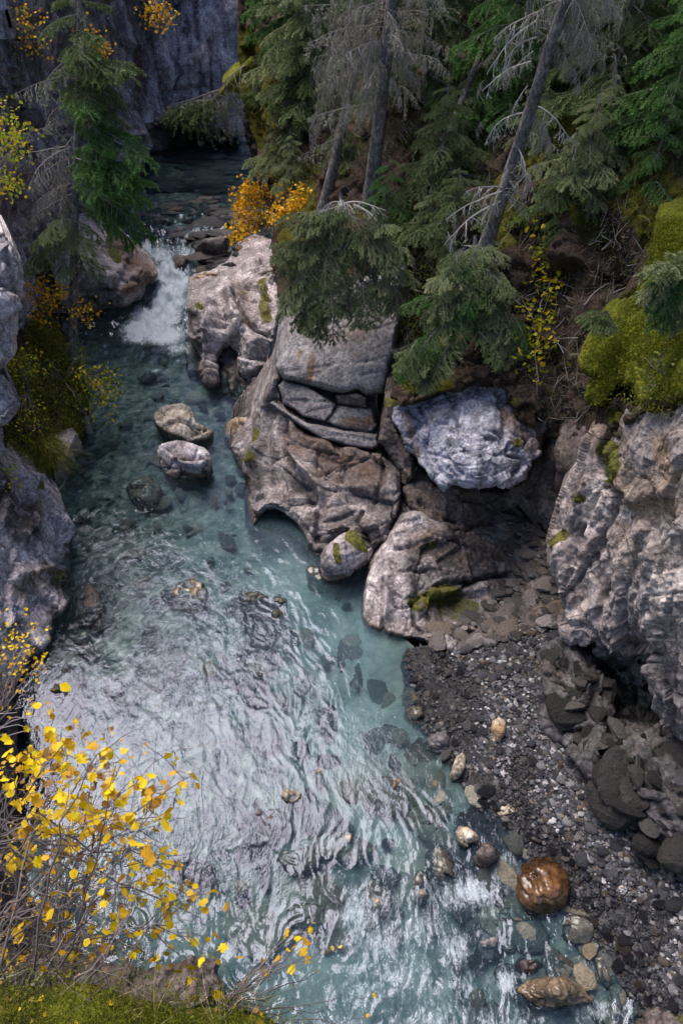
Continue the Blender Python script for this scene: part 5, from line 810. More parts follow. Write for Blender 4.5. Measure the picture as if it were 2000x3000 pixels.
def bough(seed, kind='spruce', droop=.5, dens=1., thick=1.):
    """a bough one metre long along +X. materials: 0 twig, 1 needles, 2 lichen, 3 brown needles"""
    random.seed(seed); mb = MB(); ax = curve((0, 0, 0), (1, 0, .22), 1.05, 14, droop, .07 if kind == 'spruce' else .14)
    mb.add(*tube(ax, np.linspace(.013, .003, 15)*thick, 4), 0, .3)
    step_ = .05 if kind == 'spruce' else .06
    NP, ND, NL, NA, HP = [], [], [], [], []
    def needles(pts, a0, f=1.):
        seg = np.linalg.norm(np.diff(pts, axis=0), axis=1).sum(); k = max(4, int(seg/.009*dens*f))
        x = np.linspace(0, len(pts)-1.001, k); i = x.astype(int); fr = (x-i)[:, None]
        p = pts[i]*(1-fr)+pts[i+1]*fr; t = pts[i+1]-pts[i]; t /= np.linalg.norm(t, axis=1)[:, None]
        for s in (-1, 1):
            side = np.cross(t, [0, 0, 1.]); side /= np.linalg.norm(side, axis=1)[:, None]+1e-6
            dd = t*.75+s*side*.6+np.array([0, 0, .22])+RNG.normal(size=p.shape)*.28
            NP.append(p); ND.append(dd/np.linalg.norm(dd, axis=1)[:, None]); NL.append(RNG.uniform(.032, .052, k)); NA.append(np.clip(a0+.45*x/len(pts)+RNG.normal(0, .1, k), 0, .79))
    x = .1; side = 1
    while x < 1.:
        i = int(x*13.9); p = ax[min(i, 14)]; t = unit(ax[min(i+1, 14)]-ax[max(i-1, 0)])
        L = (.16+.34*math.sin(min(1, (1.06-x)*1.5)*math.pi/2))*random.uniform(.7, 1.1)*(1 if kind == 'spruce' else .8)
        a = side*(random.uniform(.65, 1.05) if kind == 'spruce' else random.uniform(.2, 1.2)); d = rotz(a)@t; d[2] += -.1 if kind == 'spruce' else random.uniform(-.9, .1)
        if kind == 'bare': L *= random.choice((.3, .6, 1., 1.3))
        tw = curve(p, d, L, 7, .5 if kind == 'spruce' else 1.3, .1)
        mb.add(*tube(tw, np.linspace(.006, .002, 8)*thick, 3), 0, random.uniform(.3, .8))
        if kind == 'spruce':
            needles(tw, .08)
            for q in range(int(2+L*9)):
                j = random.randint(1, 6); tt = unit(tw[min(j+1, 7)]-tw[j-1]); d2 = rotz(random.choice((-1, 1))*random.uniform(.5, .9))@tt; d2[2] -= .15
                t3 = curve(tw[j], d2, random.uniform(.07, .2)*(1-.4*j/7), 4, .5, .1); needles(t3, random.uniform(.05, .35))
        else:
            for q in range(int(3+L*10)):
                j = random.randint(1, 6); d2 = np.array([random.uniform(-.6, .6), random.uniform(-.6, .6), -.5])
                t3 = curve(tw[j], d2, random.uniform(.06, .2), 4, 1., .25); mb.add(*tube(t3, np.linspace(.003, .0012, 5)*thick, 3), 0, random.uniform(.4, 1.))
                HP.append(t3)
            HP.append(tw)
        side = -side; x += step_*random.uniform(.7, 1.3)/max(.35, dens)
    if kind == 'spruce': needles(ax[5:], .1)
    else:
        for pts in HP:                                                # beard lichen hanging from the twigs
            for q in range(random.randint(1, 3) if kind == 'lichen' else random.randint(0, 1)):
                p = pts[random.randint(0, len(pts)-1)]; Ls = random.uniform(.04, .17)*(1.25 if kind == 'lichen' else .6); wv = random.uniform(.002, .0055)
                st = curve(p, (random.uniform(-.25, .25), random.uniform(-.25, .25), -1), Ls, 3, .6, .12)
                s = unit(np.array([random.uniform(-1, 1), random.uniform(-1, 1), 0]))*wv
                W_ = np.array([1, .8, .5, .06])[:, None]*s; V = np.vstack([st-W_, st+W_])
                mb.add(V, [[0, 1, 5, 4], [1, 2, 6, 5], [2, 3, 7, 6]], 2, random.random())
            if kind == 'bare' and random.random() < .5:
                p = pts[random.randint(0, len(pts)-1)]; k = 10
                blades(mb, np.tile(p, (k, 1))+RNG.normal(0, .008, (k, 3)), RNG.normal(size=(k, 3))*.8+np.array([0, 0, -.4]), RNG.uniform(.01, .03, k), .009, 2, RNG.uniform(.5, 1, k))
    if NP:
        NP = np.vstack(NP); ND = np.vstack(ND); NL = np.concatenate(NL); NA = np.concatenate(NA)
        br = RNG.random(len(NP)) < 0
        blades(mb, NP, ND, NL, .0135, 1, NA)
    return mb
def bough_set(tag, n, mats, **kw): return [bough(900+len(tag)*37+i*11, **kw).mesh('bough', mats, False) for i in range(n)]
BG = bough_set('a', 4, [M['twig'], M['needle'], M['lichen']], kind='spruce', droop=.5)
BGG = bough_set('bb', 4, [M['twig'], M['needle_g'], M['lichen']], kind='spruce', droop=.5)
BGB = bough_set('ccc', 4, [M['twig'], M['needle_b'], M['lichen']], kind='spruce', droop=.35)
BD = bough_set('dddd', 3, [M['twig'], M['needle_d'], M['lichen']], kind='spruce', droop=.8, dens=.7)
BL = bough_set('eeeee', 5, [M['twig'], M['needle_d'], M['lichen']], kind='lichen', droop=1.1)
BW = bough_set('ggggggg', 4, [M['paletwig'], M['needle_d'], M['lichen']], kind='bare', droop=.9, dens=.45, thick=1.7)
BB = bough_set('ffffff', 4, [M['twig'], M['needle_d'], M['lichen']], kind='bare', droop=.6)
def put_bough(parent, me, root, tip, name='bough', wide=1., up=(0, 0, 1)):
    """root and tip in world; the bough's +X runs from one to the other"""
    r = np.array(root, float); X = np.array(tip, float)-r; L = np.linalg.norm(X); X /= L
    Z = np.array(up, float); Yv = np.cross(Z, X); Yv /= np.linalg.norm(Yv)+1e-9; Z = np.cross(X, Yv)
    o = obj(name, me, parent); S = L*wide
    mw = Matrix(((X[0]*L, Yv[0]*S, Z[0]*S, r[0]), (X[1]*L, Yv[1]*S, Z[1]*S, r[1]), (X[2]*L, Yv[2]*S, Z[2]*S, r[2]), (0, 0, 0, 1)))
    pl = parent.location; o.matrix_local = Matrix.Translation((-pl[0], -pl[1], -pl[2]))@mw
    return o
def trunk_mesh(pts, r0, r1, seed=0, n=12):
    pts = np.array(pts, float); k = 26; x = np.linspace(0, len(pts)-1.0001, k); i = x.astype(int); f = (x-i)[:, None]
    c = pts[i]*(1-f)+pts[np.minimum(i+1, len(pts)-1)]*f; c[:, :2] += .03*np.stack([vnoise(np.stack([x, x*0, x*0+seed], -1), 3), vnoise(np.stack([x, x*0+4, x*0+seed], -1), 4)], -1)
    V, Q = tube(c, np.linspace(r0, r1, k)*(1+.45*np.exp(-np.linspace(0, 1, k)*18)), n)
    V = V+(.12*r0*fbm(V*9, 2, 5))[:, None]*unit(np.array([1., 1., 0])); return V, Q
def tree(name, label, base, top, r0, r1, boughs=(), auto=None, seed=0, mid=None, group=None, cat='tree'):
    """base/top in world; boughs: (set, root(u,v,y), tip(u,v,y), wide); auto: (set, n, from, to, Lbase, Ltop, pitch)"""
    random.seed(seed); base = np.array(base); top = np.array(top); t = empty(name, base, label=label, cat=cat, group=group)
    pts = [base] + ([np.array(mid)] if mid is not None else []) + [top]
    V, Q = trunk_mesh(pts, r0, r1, seed); obj('trunk', mesh('trunk', V-base, [Q], M['bark']), t)
    for st, r, tp, wd in boughs:
        put_bough(t, random.choice(st), at(r[0], r[1], y=r[2]), at(tp[0], tp[1], y=tp[2]), wide=wd)
    for st, n, a, b, L0, L1, pit in (auto or ()):
        for i in range(n):
            f = a+(b-a)*(i+random.random())/n; p = base*(1-f)+top*f if mid is None else (pts[0]+(pts[1]-pts[0])*f*2 if f < .5 else pts[1]+(pts[2]-pts[1])*(f*2-1))
            az = i*2.4+random.uniform(-.4, .4); L = (L0+(L1-L0)*(f-a)/(b-a+1e-6))*random.uniform(.75, 1.15)
            pp = pit+random.uniform(-.15, .15); d = np.array([math.cos(az)*math.cos(pp), math.sin(az)*math.cos(pp), math.sin(pp)])
            put_bough(t, random.choice(st), p, p+d*L, wide=random.uniform(.8, 1.1))
    return t
def fan(sets, root, tips, wide=1., jit=8):
    o = []
    for tp in tips:
        st = random.choice(sets) if isinstance(sets, tuple) else sets
        o.append((st, (root[0]+random.uniform(-jit, jit), root[1]+random.uniform(-jit, jit), root[2]), tp, wide*random.uniform(.85, 1.1)))
    return o
# ---- right bank trees
def draped(r, tp, yr, yt, n=6, main=BB, wide=.55):
    """a main branch from r to tp with short lichen boughs hanging along it"""
    o = [(main, (*r, yr), (*tp, yt), wide)]
    for k in range(n):
        f = .2+.8*(k+random.random())/n; u = r[0]+(tp[0]-r[0])*f; v = r[1]+(tp[1]-r[1])*f*f; y = yr+(yt-yr)*f; L = random.uniform(35, 80); a = random.gauss(1.35, .4)
        sg = 1 if tp[0] > r[0] else -1
        o.append((random.choice((BL, BL, BB)), (u, v, y), (u+sg*L*math.cos(a), v+L*math.sin(a), y-random.uniform(-.2, .4)), random.uniform(.7, 1.1)))
    return o
sp = lambda u, v: SLOPE.pos(u, v)
b1 = sp(1080, 600); t1 = at(1130, 200, y=b1[1]-.2); t1b = t1+(t1-b1)*3.2; t1b[2] = b1[2]+13
T2b = []
for r, tp in [((1125, 240), (1020, 330)), ((1130, 180), (960, 300)), ((1128, 120), (930, 240)), ((1130, 80), (900, 160)), ((1135, 200), (1230, 300)), ((1140, 150), (1290, 240)), ((1140, 90), (1310, 180)), ((1140, 40), (1320, 90)), ((1130, 30), (890, 90)), ((1120, 280), (1050, 390)), ((1130, 220), (1190, 330)), ((1130, 0), (1000, 120)), ((1140, 10), (1240, 130)), ((1128, 100), (1060, 240)), ((1135, 60), (1180, 230)), ((1125, 160), (1080, 320)), ((1140, -40), (1290, 40)), ((1130, -40), (950, 40)), ((1130, -20), (1090, 100)), ((1135, 120), (1215, 210)), ((1120, 300), (900, 420)), ((1130, 60), (960, 200)), ((1135, -60), (1230, 60)), ((1130, 20), (1150, 180))]:
    yo = random.uniform(-1.2, .5); T2b += draped(r, (tp[0], tp[1]-50), b1[1]-.1, b1[1]+yo, 7)
tree('lichen_spruce', 'grey-trunked spruce hung with pale lichen at upper centre', b1, t1b, .135, .05, T2b, [(BL, 12, .45, .75, .9, .8, -.45), (BG, 20, .7, 1., 1.2, .3, -.2)], 1)
b4 = sp(1408, 755); t4 = at(1530, 380, y=b4[1]-.3); d4 = (t4-b4); t4b = b4+d4*3.6
T4b = []
for r, tp, st in [((1555, 180), (1405, 245), BB), ((1570, 60), (1420, 190), BB), ((1545, 250), (1500, 330), BB), ((1535, 330), (1385, 370), BB), ((1470, 560), (1310, 640), BB), ((1465, 590), (1300, 690), BB), ((1470, 550), (1370, 560), BB), ((1500, 450), (1580, 560), BB), ((1510, 420), (1590, 560), BB), ((1520, 380), (1650, 420), BB), ((1545, 300), (1700, 400), BB), ((1570, 110), (1440, 160), BB), ((1500, 460), (1440, 620), BB), ((1480, 520), (1560, 620), BB), ((1560, 150), (1480, 230), BB), ((1590, 30), (1450, 110), BB),
                  ((1590, 0), (1790, 120), BL), ((1590, 20), (1830, 60), BL), ((1580, 60), (1740, 190), BL), ((1585, 40), (1800, 210), BL), ((1600, -20), (1850, 10), BL), ((1595, -10), (1720, 90), BL), ((1590, 30), (1690, 170), BL), ((1600, -40), (1810, 40), BL), ((1575, 90), (1670, 250), BL), ((1600, -30), (1760, 30), BL), ((1580, 80), (1770, 230), BL), ((1530, 330), (1600, 430), BL)]:
    if st is BB: T4b.append((BW, (*r, b4[1]-.25), (*tp, b4[1]-.25+random.uniform(-1., .1)), .8)); T4b += draped(r, tp, b4[1]-.25, b4[1]-.4, 2, BB, .3)[2:]
    else: T4b += draped(r, (tp[0], tp[1]-50), b4[1]-.25, b4[1]-.25+random.uniform(-1., .3), 8)
tree('dead_branched_spruce', 'leaning dark spruce trunk with bare drooping lichen-crusted branches at right', b4, t4b, .115, .05, T4b, [(BL, 10, .45, .7, .9, .8, -.4), (BG, 20, .7, 1., 1.2, .3, -.2)], 2)
b3 = sp(948, 630); t3 = at(1032, 250, y=b3[1]+.3); tree('thin_leaning_spruce', 'thin leaning spruce trunk left of the grey lichen spruce', b3, b3+(t3-b3)*2.6, .13, .05, [(BL, (1010, 350, b3[1]), (930, 420, b3[1]-.6), .8), (BB, (1000, 400, b3[1]), (880, 480, b3[1]-.4), .7), (BL, (1030, 260, b3[1]), (900, 330, b3[1]-.6), .9), (BL, (1040, 200, b3[1]), (900, 230, b3[1]-.6), .9), (BL, (1040, 150, b3[1]), (920, 130, b3[1]-.4), .9)], [(BL, 12, .5, .7, 1.5, 1.3, -.4), (BG, 22, .6, 1., 1.7, .4, -.25)], 3)
b5 = sp(1230, 590); t5 = at(1440, 90, y=b5[1]+1.5); tree('fallen_leaning_trunk', 'thin dark bare trunk leaning far right behind the two big spruces', b5, t5, .07, .05, [(BB, (1300, 400, b5[1]+.5), (1240, 470, b5[1]), .6)], None, 4)
# green spruces filling the slope
def spruce(name, label, u, v, h, r, st, n, L0, seed, lean=(0, 0), y=None, pit=-.25, group='young spruces on the slope', extra=()):
    b = at(u, v, y=y) if y else sp(u, v); b = np.array(b); return tree(name, label, b, b+np.array([lean[0], lean[1], h]), r, .01, extra, [(st, n, .03, .97, L0, .18, pit)], seed, group=group)
spruce('spruce', 'bright green spruce at the far upper right edge', 1960, 420, 3.6, .07, BGB, 46, 1.5, 11)
spruce('spruce', 'dark green spruce behind the lichen drapes at upper right', 1780, 330, 5., .08, BG, 48, 1.6, 12)
spruce('spruce', 'green spruce behind the leaning dead-branched trunk', 1480, 330, 6., .08, BGB, 50, 1.6, 13)
spruce('spruce', 'short spruce between the two big trunks', 1290, 560, 2.1, .05, BG, 34, 1.3, 14)
spruce('spruce', 'low dark spruce below the leaning dead-branched trunk', 1330, 690, 1.2, .05, BG, 26, 1.2, 15)
spruce('spruce', 'grey-green spruce hanging right of the leaning trunk', 1700, 560, 1.6, .05, BGG, 30, 1.1, 16)
spruce('spruce', 'green spruce at the right edge above the moss bank', 1985, 460, 1.5, .05, BG, 26, 1.1, 17)
spruce('spruce', 'tall dark spruce behind the grey lichen spruce', 1250, 300, 7., .1, BG, 50, 1.8, 18)
spruce('spruce', 'dark spruce between the pool and the lichen spruce', 900, 260, 6.5, .1, BGG, 56, 1.9, 19)
spruce('spruce', 'green spruce at the top beside the far canyon wall', 850, 130, 5.5, .1, BGB, 56, 2., 20)
spruce('spruce', 'spruce hanging over the mossy ledge by the pool', 905, 350, 3.2, .08, BG, 44, 1.6, 21)
spruce('spruce', 'drooping grey-green spruce below the far mossy ledge', 850, 480, 2.6, .07, BGG, 40, 1.4, 22)
spruce('spruce', 'dark spruce at the top right behind everything', 1650, 120, 6., .1, BG, 44, 1.9, 23)
spruce('spruce', 'dark spruce filling the top between the big trunks', 1400, 60, 6., .1, BG, 44, 1.9, 24)
spruce('spruce', 'dark spruce in the top right corner', 1930, 120, 6., .1, BG, 44, 1.9, 25)
spruce('spruce', 'brownish spruce left of the thin leaning trunk', 880, 400, 3.2, .06, BD, 34, 1.3, 26)
spruce('spruce', 'pale small spruce right of the yellow-green vine', 1745, 480, 1.4, .04, BGG, 24, .9, 27)
for i, (u, v) in enumerate([(1000, 480), (1250, 700), (1560, 420), (1600, 300), (1850, 260), (1880, 330), (1350, 430), (1130, 700), (980, 350), (1700, 250), (1640, 640), (1420, 860), (1900, 560), (760, 300), (860, 560)]):
    spruce('spruce_seedling', 'small dark spruce sapling among the forest undergrowth', u, v, random.uniform(.9, 1.9), .03, random.choice((BG, BGG, BGB, BGB)), 22, random.uniform(.7, 1.1), 300+i, group='saplings in the undergrowth')
# the tall forest on the slope above the picture
for i, (x, y, z, h) in enumerate([(6.5, 23, 8, 11), (2.5, 30, 7.5, 11), (11, 17, 9, 12)]):
    tree('tall_spruce', 'tall dark forest spruce rising above the top of the picture', (x, y, z), (x+.2, y, z+h), .2, .03, (), [(BG, 44, .12, .98, 2.6, .4, -.3)], 40+i, group='tall forest spruces')
# drooping spruce over the smooth block
def spread(n, cu, cv, poly, yb, dy, sets, Lpx=(70, 125), down=.45):
    """boughs filling an outline, all pointing away from the stem and a little down"""
    o = []; lo = np.min(poly, 0); hi = np.max(poly, 0)
    while len(o) < n:
        u = random.uniform(lo[0], hi[0]); v = random.uniform(lo[1], hi[1])
        if not inside(np.array([u]), np.array([v]), poly)[0]: continue
        d = np.array([u-cu, (v-cv)*.55+30.]); d = d/(np.linalg.norm(d)+1e-6); a = random.gauss(0, .35); d = np.array([d[0]*math.cos(a)-d[1]*math.sin(a), d[0]*math.sin(a)+d[1]*math.cos(a)])
        L = random.uniform(*Lpx); y = yb-dy*(.15+.85*(v-lo[1])/(hi[1]-lo[1]))-random.uniform(0, .25)
        o.append((random.choice(sets), (u-d[0]*L*.6, v-d[1]*L*.6-8, y+.18), (u+d[0]*L*.4, v+d[1]*L*.4+4, y-random.uniform(0, .25)), random.uniform(.85, 1.15)))
    return o
random.seed(501)
s1 = spread(100, 1000, 690, [(835, 640), (900, 610), (1000, 620), (1100, 640), (1160, 690), (1190, 760), (1190, 900), (1150, 935), (1090, 905), (1020, 940), (960, 985), (880, 970), (840, 920), (810, 850), (810, 720)], 13.3, 1.1, (BGG, BGG, BGG, BG, BD))
s1 += [(BW, (1010+random.uniform(-40, 40), 600, 13.4), (u, v, 12.9), .8) for u, v in [(930, 570), (1000, 550), (1130, 590), (1080, 680), (960, 680), (1180, 660), (900, 640)]] + [(BL, (u, v, 12.7), (u+random.uniform(-20, 20), v+70, 12.6), .8) for u, v in [(1080, 700), (1110, 760), (1060, 780), (1040, 700), (1130, 720), (900, 640), (950, 640)]]
bs = at(1010, 650, y=13.5); tree('drooping_spruce', 'broad grey-green spruce drooping over the smooth grey block', bs, at(1000, 560, y=13.6), .08, .03, s1, None, 5)
s2 = spread(72, 1390, 780, [(1350, 720), (1440, 740), (1500, 850), (1530, 950), (1535, 1010), (1470, 1040), (1400, 1020), (1320, 1040), (1260, 1090), (1190, 1090), (1180, 1060), (1260, 990), (1290, 930), (1220, 880), (1215, 800), (1290, 790)], 11.6, 1.0, (BGG, BGG, BG, BGB), (75, 130))
s2 += spread(8, 1300, 990, [(1175, 1050), (1240, 1040), (1290, 1070), (1270, 1130), (1190, 1110)], 10.9, .3, (BGB, BGG), (60, 90))
bs = at(1395, 770, y=11.7); tree('ledge_spruce', 'layered green spruce spreading over the blue overhanging rock', bs, at(1390, 690, y=11.8), .06, .03, s2, None, 6)
yb = 7.9; s3 = [(BGB if random.random() < .4 else BGG, (1975+random.uniform(-20, 20), 830+random.uniform(-60, 60), yb), (u, v, yb-random.uniform(.1, .5)), .9) for u, v in [(1885, 880), (1895, 850), (1905, 910), (1930, 960), (1960, 965), (2000, 970), (1900, 800), (1920, 780), (1950, 750), (1990, 740), (1880, 860), (2030, 900), (1940, 920), (1910, 940), (2020, 780)]]
bs = at(1965, 1010, y=7.9); tree('small_spruce', 'small blue-green spruce at the right edge on the moss bank', bs, at(1985, 740, y=8.), .035, .01, s3, None, 7)
bs = at(1800, 955, y=8.6); tree('seedling_spruce', 'tiny spruce seedling sprouting left from the moss bank', bs, at(1765, 905, y=8.6), .015, .005, [(BG, (1800, 950, 8.6), tp, 1.) for tp in [(1712, 925, 8.5), (1715, 950, 8.4), (1750, 905, 8.5), (1740, 960, 8.3), (1770, 970, 8.3)]], None, 8)
# mossy fallen branches over the upper pool
bs = at(745, 180, y=30.5); fb = empty('fallen_branches', bs, label='dead mossy branches drooping over the upper pool', cat='branch')
for r, tp in [((720, 190), (560, 330)), ((700, 230), (590, 400)), ((715, 260), (600, 440)), ((700, 280), (590, 350)), ((690, 300), (560, 360)), ((720, 300), (660, 420)), ((650, 260), (490, 350))]:
    put_bough(fb, random.choice(BB if r[1] > 200 else BL), at(*r, y=30.3), at(*tp, y=29.5+random.uniform(-.8, .8)), wide=.8)
for tp in [(480, 325), (500, 350), (540, 345), (580, 340), (520, 370), (600, 350), (560, 365)]: put_bough(fb, random.choice(BG), at(640, 290, y=30.3), at(*tp, y=29.5+random.uniform(-.5, .5)), wide=1.)
lg = curve((0, 0, 0), at(560, 320, y=29.8)-at(740, 180, y=30.5), np.linalg.norm(at(560, 320, y=29.8)-at(740, 180, y=30.5)), 10, .1, .06)
obj('log', mesh('log', *(lambda V, Q: (V, [Q]))(*tube(lg, np.linspace(.2, .06, 11), 8)), M['moss']), fb)
# ---- left spruce
bl = at(215, 1065, y=15.2); tl = at(222, 640, y=15.6); tlb = bl+(tl-bl)*2.6
sl = []
for u, v in [(420, 470), (440, 560), (450, 640), (410, 600), (330, 380), (360, 430), (400, 680), (380, 520), (300, 560), (350, 600), (430, 520), (340, 660), (290, 640), (310, 470), (250, 330), (380, 390), (330, 540), (280, 420), (370, 640), (300, 700)]:
    sl.append((BGB if random.random() < .85 else BG, (240+random.uniform(-20, 30), v-random.uniform(30, 110), 15.6), (u, v, 15.6-random.uniform(-.3, 1.2)), random.uniform(.8, 1.)))
for u, v in [(250, 160), (280, 120), (330, 260), (360, 220), (400, 205), (280, 290), (320, 200), (240, 250), (350, 300), (300, 350)]:
    sl.append((BG, (215+random.uniform(-10, 30), v-30, 16), (u, v, 15.8-random.uniform(-.3, 1.)), .9))
for u, v in [(60, 300), (80, 420), (90, 520), (60, 600), (110, 660), (90, 700), (130, 580), (140, 480), (120, 380), (50, 480), (100, 620), (140, 700), (70, 540), (150, 620), (60, 690), (170, 540), (110, 300), (270, 150), (280, 60), (100, 760), (190, 760)]:
    sl.append((BB if random.random() < .55 else BL, (205+random.uniform(-15, 15), v-random.uniform(40, 140), 15.7), (u, v, 15.6-random.uniform(-.3, .8)), .8))
for u, v in [(90, 720), (130, 780), (260, 740), (80, 780), (180, 820), (300, 800), (120, 700), (60, 760), (210, 720), (150, 740)]:
    sl.append((random.choice((BGG, BG)), (200, v-70, 15.6), (u, v, 15.4-random.uniform(0, .6)), .9))
tree('left_spruce', 'slender spruce with bright boughs growing from the grassy left bank', bl, tlb, .105, .03, sl, [(BG, 16, .62, 1., 1.2, .3, -.3)], 9)
# ---- shrubs with small leaves
LEAF = [(0, 0), (.22, -.05), (.42, .02), (.34, .22), (.62, .2), (.52, .42), (.7, .62), (.42, .62), (.3, .88), (.12, .74), (0, 1.02)]
LEAF = np.array(LEAF+[(-x, y) for x, y in LEAF[-2:0:-1]])
def leaf_mesh(seed, mat, fold=.25):
    r = np.random.RandomState(seed); P = LEAF*r.uniform(.9, 1.1, (len(LEAF), 1))+r.normal(0, .03, LEAF.shape); c = np.array([0, .42])
    V = np.vstack([[c[0], c[1], 0]]+[[x, y, fold*abs(x)+.12*r.normal()*y+.06*math.sin(5*y)] for x, y in P]); n = len(P)
    F3 = [[0, 1+i, 1+(i+1) % n] for i in range(n)]
    return mesh('leaf', V, [F3], mat, True)
def small_leaf(mb, p, s, m, a):
    d = unit(RNG.normal(size=3)+np.array([0, 0, -.3])); e = unit(np.cross(d, RNG.normal(size=3))); n = np.cross(d, e)
    V = np.array([p, p+d*s*.35+e*s*.42, p+d*s*.8+e*s*.3, p+d*s, p+d*s*.8-e*s*.3+n*s*.1, p+d*s*.35-e*s*.42])
    mb.add(V, [[0, 1, 2], [0, 2, 3], [0, 3, 4], [0, 4, 5]], m, a)
def shrub(name, label, root, spots, mat, size, per=9, spread=.14, stemr=.012, group='yellow shrubs', mix=None):
    """root (u,v,y); spots (u,v,y) are leaf clusters, each at the end of a stem"""
    p0 = at(root[0], root[1], y=root[2]); t = empty(name, p0, label=label, cat='shrub', group=group); st = MB(); fo = MB()
    for u, v, y in spots:
        e = at(u, v, y=y)-p0; k = 6; m = e*.5+np.array([0, 0, .15*np.linalg.norm(e)]); x = np.linspace(0, 1, k)[:, None]
        pts = (1-x)**2*0+2*x*(1-x)*m+x*x*e+RNG.normal(0, .02, (k, 3))*x
        st.add(*tube(pts, np.linspace(stemr, stemr*.25, k), 4), 0, random.random())
        for q in range(per):
            c = e+RNG.normal(0, spread, 3)*np.array([1, 1, .8])
            small_leaf(fo, c, size*random.uniform(.6, 1.2), 0 if not mix or random.random() > mix else 1, random.random())
    obj('stems', st.mesh('stems', [M['stem']]), t); obj('foliage', fo.mesh('foliage', [M[mat]] if not mix else [M[mat], M['green']], False), t)
    return t
def cl(n, u0, v0, u1, v1, y, dy=.4): return [(random.uniform(u0, u1), random.uniform(v0, v1), y+random.uniform(-dy, dy)) for _ in range(n)]
shrub('golden_shrub', 'golden shrub hanging down beside the upper pool', (780, 560, 24.5), cl(8, 700, 535, 770, 600, 24.) + cl(9, 705, 600, 760, 690, 23.6) + cl(9, 705, 680, 760, 770, 22.8) + cl(5, 740, 560, 790, 640, 24.), 'gold', .12, 34, .22)
shrub('golden_shrub', 'golden shrub right of the pool, just left of the big spruce trunks', (830, 700, 20), cl(10, 860, 555, 925, 610, 20) + cl(10, 800, 610, 870, 680, 20) + cl(6, 850, 600, 900, 660, 20), 'gold', .10, 32, .17)
shrub('golden_shrub', 'orange-yellow shrub under the left spruce', (120, 930, 15.6), cl(14, 85, 800, 190, 900, 15.4) + cl(6, 225, 890, 270, 940, 15.) + cl(4, 100, 880, 160, 940, 15.), 'gold', .075, 20, .14, mix=.12)
shrub('golden_shrub', 'yellow shrub leaning over the water from the grassy left bank', (225, 1090, 14.6), cl(16, 240, 1060, 340, 1150, 14.) + cl(8, 260, 1140, 330, 1240, 13.6) + cl(5, 230, 1080, 280, 1140, 14.2), 'ygreen', .07, 16, .13)
shrub('golden_shrub', 'yellow-leaved shrub at the far left edge', (-30, 560, 12.5), cl(12, 0, 310, 50, 420, 12.2) + cl(12, 0, 440, 50, 560, 12.2) + cl(3, 50, 420, 80, 440, 12.2), 'ygreen', .06, 16, .13)
shrub('golden_shrub', 'yellow shrub clinging high on the dark left wall', (110, 150, 19), cl(8, 55, 30, 110, 110, 18.5) + cl(6, 80, 110, 120, 160, 18.5), 'gold', .07, 14, .16, mix=.3)
shrub('golden_shrub', 'golden shrub on the wall behind the left spruce', (280, 120, 25), cl(10, 248, 95, 275, 150, 24.5) + cl(7, 270, 140, 315, 180, 24.5), 'gold', .09, 18, .2)
shrub('golden_shrub', 'golden shrub hanging at the top of the far canyon wall', (450, -10, 33), cl(10, 440, 0, 485, 50, 32.5) + cl(6, 460, 20, 490, 70, 32.5), 'gold', .12, 14, .28)
shrub('bank_shrub', 'green and yellow bush on the left bank beside the edge rock', (80, 1150, 12.6), cl(16, 40, 1030, 110, 1100, 12.3) + cl(12, 45, 1150, 120, 1290, 12.), 'ygreen', .06, 14, .14, group=None, mix=.35)
shrub('bank_shrub', 'leafy green bush around the foot of the left spruce', (190, 1120, 14.4), cl(26, 120, 1010, 250, 1180, 14.3) + cl(14, 150, 1160, 250, 1260, 13.7), 'green', .055, 22, .16, group=None)
shrub('bank_shrub', 'small yellow-green plant on the left bank rock', (30, 1420, 9.8), cl(7, 10, 1370, 60, 1440, 9.7), 'ygreen', .05, 8, .08, group=None)
shrub('bank_shrub', 'small green bush below the smooth block beside the blue overhang', (1230, 1130, 11), cl(10, 1180, 1040, 1290, 1130, 10.9), 'green', .05, 16, .12, group=None)
shrub('bank_shrub', 'green leafy plants on the moss bank at the right edge', (1940, 1120, 7.4), cl(26, 1880, 1030, 2000, 1160, 7.4), 'green', .035, 22, .09, group=None)
# yellow-green climbing plant, each leaf its own piece
LV = [leaf_mesh(30+i, M['ygreen']) for i in range(4)]
vp = sp(1560, 1090); vine = empty('climbing_plant', vp, label='upright yellow-green leafy plant on the dark soil above the overhang', cat='plant')
mbv = MB(); path = [(1560, 1100), (1550, 1020), (1570, 950), (1565, 880), (1595, 820), (1570, 780), (1580, 700), (1575, 640)]
pp = np.array([sp(u, v)+np.array([0, -.35, .1]) for u, v in path]); mbv.add(*tube(pp-vp, np.linspace(.012, .004, len(pp)), 4), 0, .4); obj('stem', mbv.mesh('stem', [M['stem']]), vine)
for i in range(240):
    k = random.random()*(len(pp)-1.01); a = pp[int(k)]*(1-k % 1)+pp[int(k)+1]*(k % 1); s = random.uniform(.06, .11)
    o = obj('leaf', random.choice(LV), vine); o.location = a-vp+RNG.normal(0, .14, 3)*np.array([1.1, .6, .7]); o.rotation_euler = (random.uniform(.4, 1.6), random.uniform(-.5, .5), random.uniform(-1.5, 1.5)+math.pi); o.scale = (s*.8, s, s)
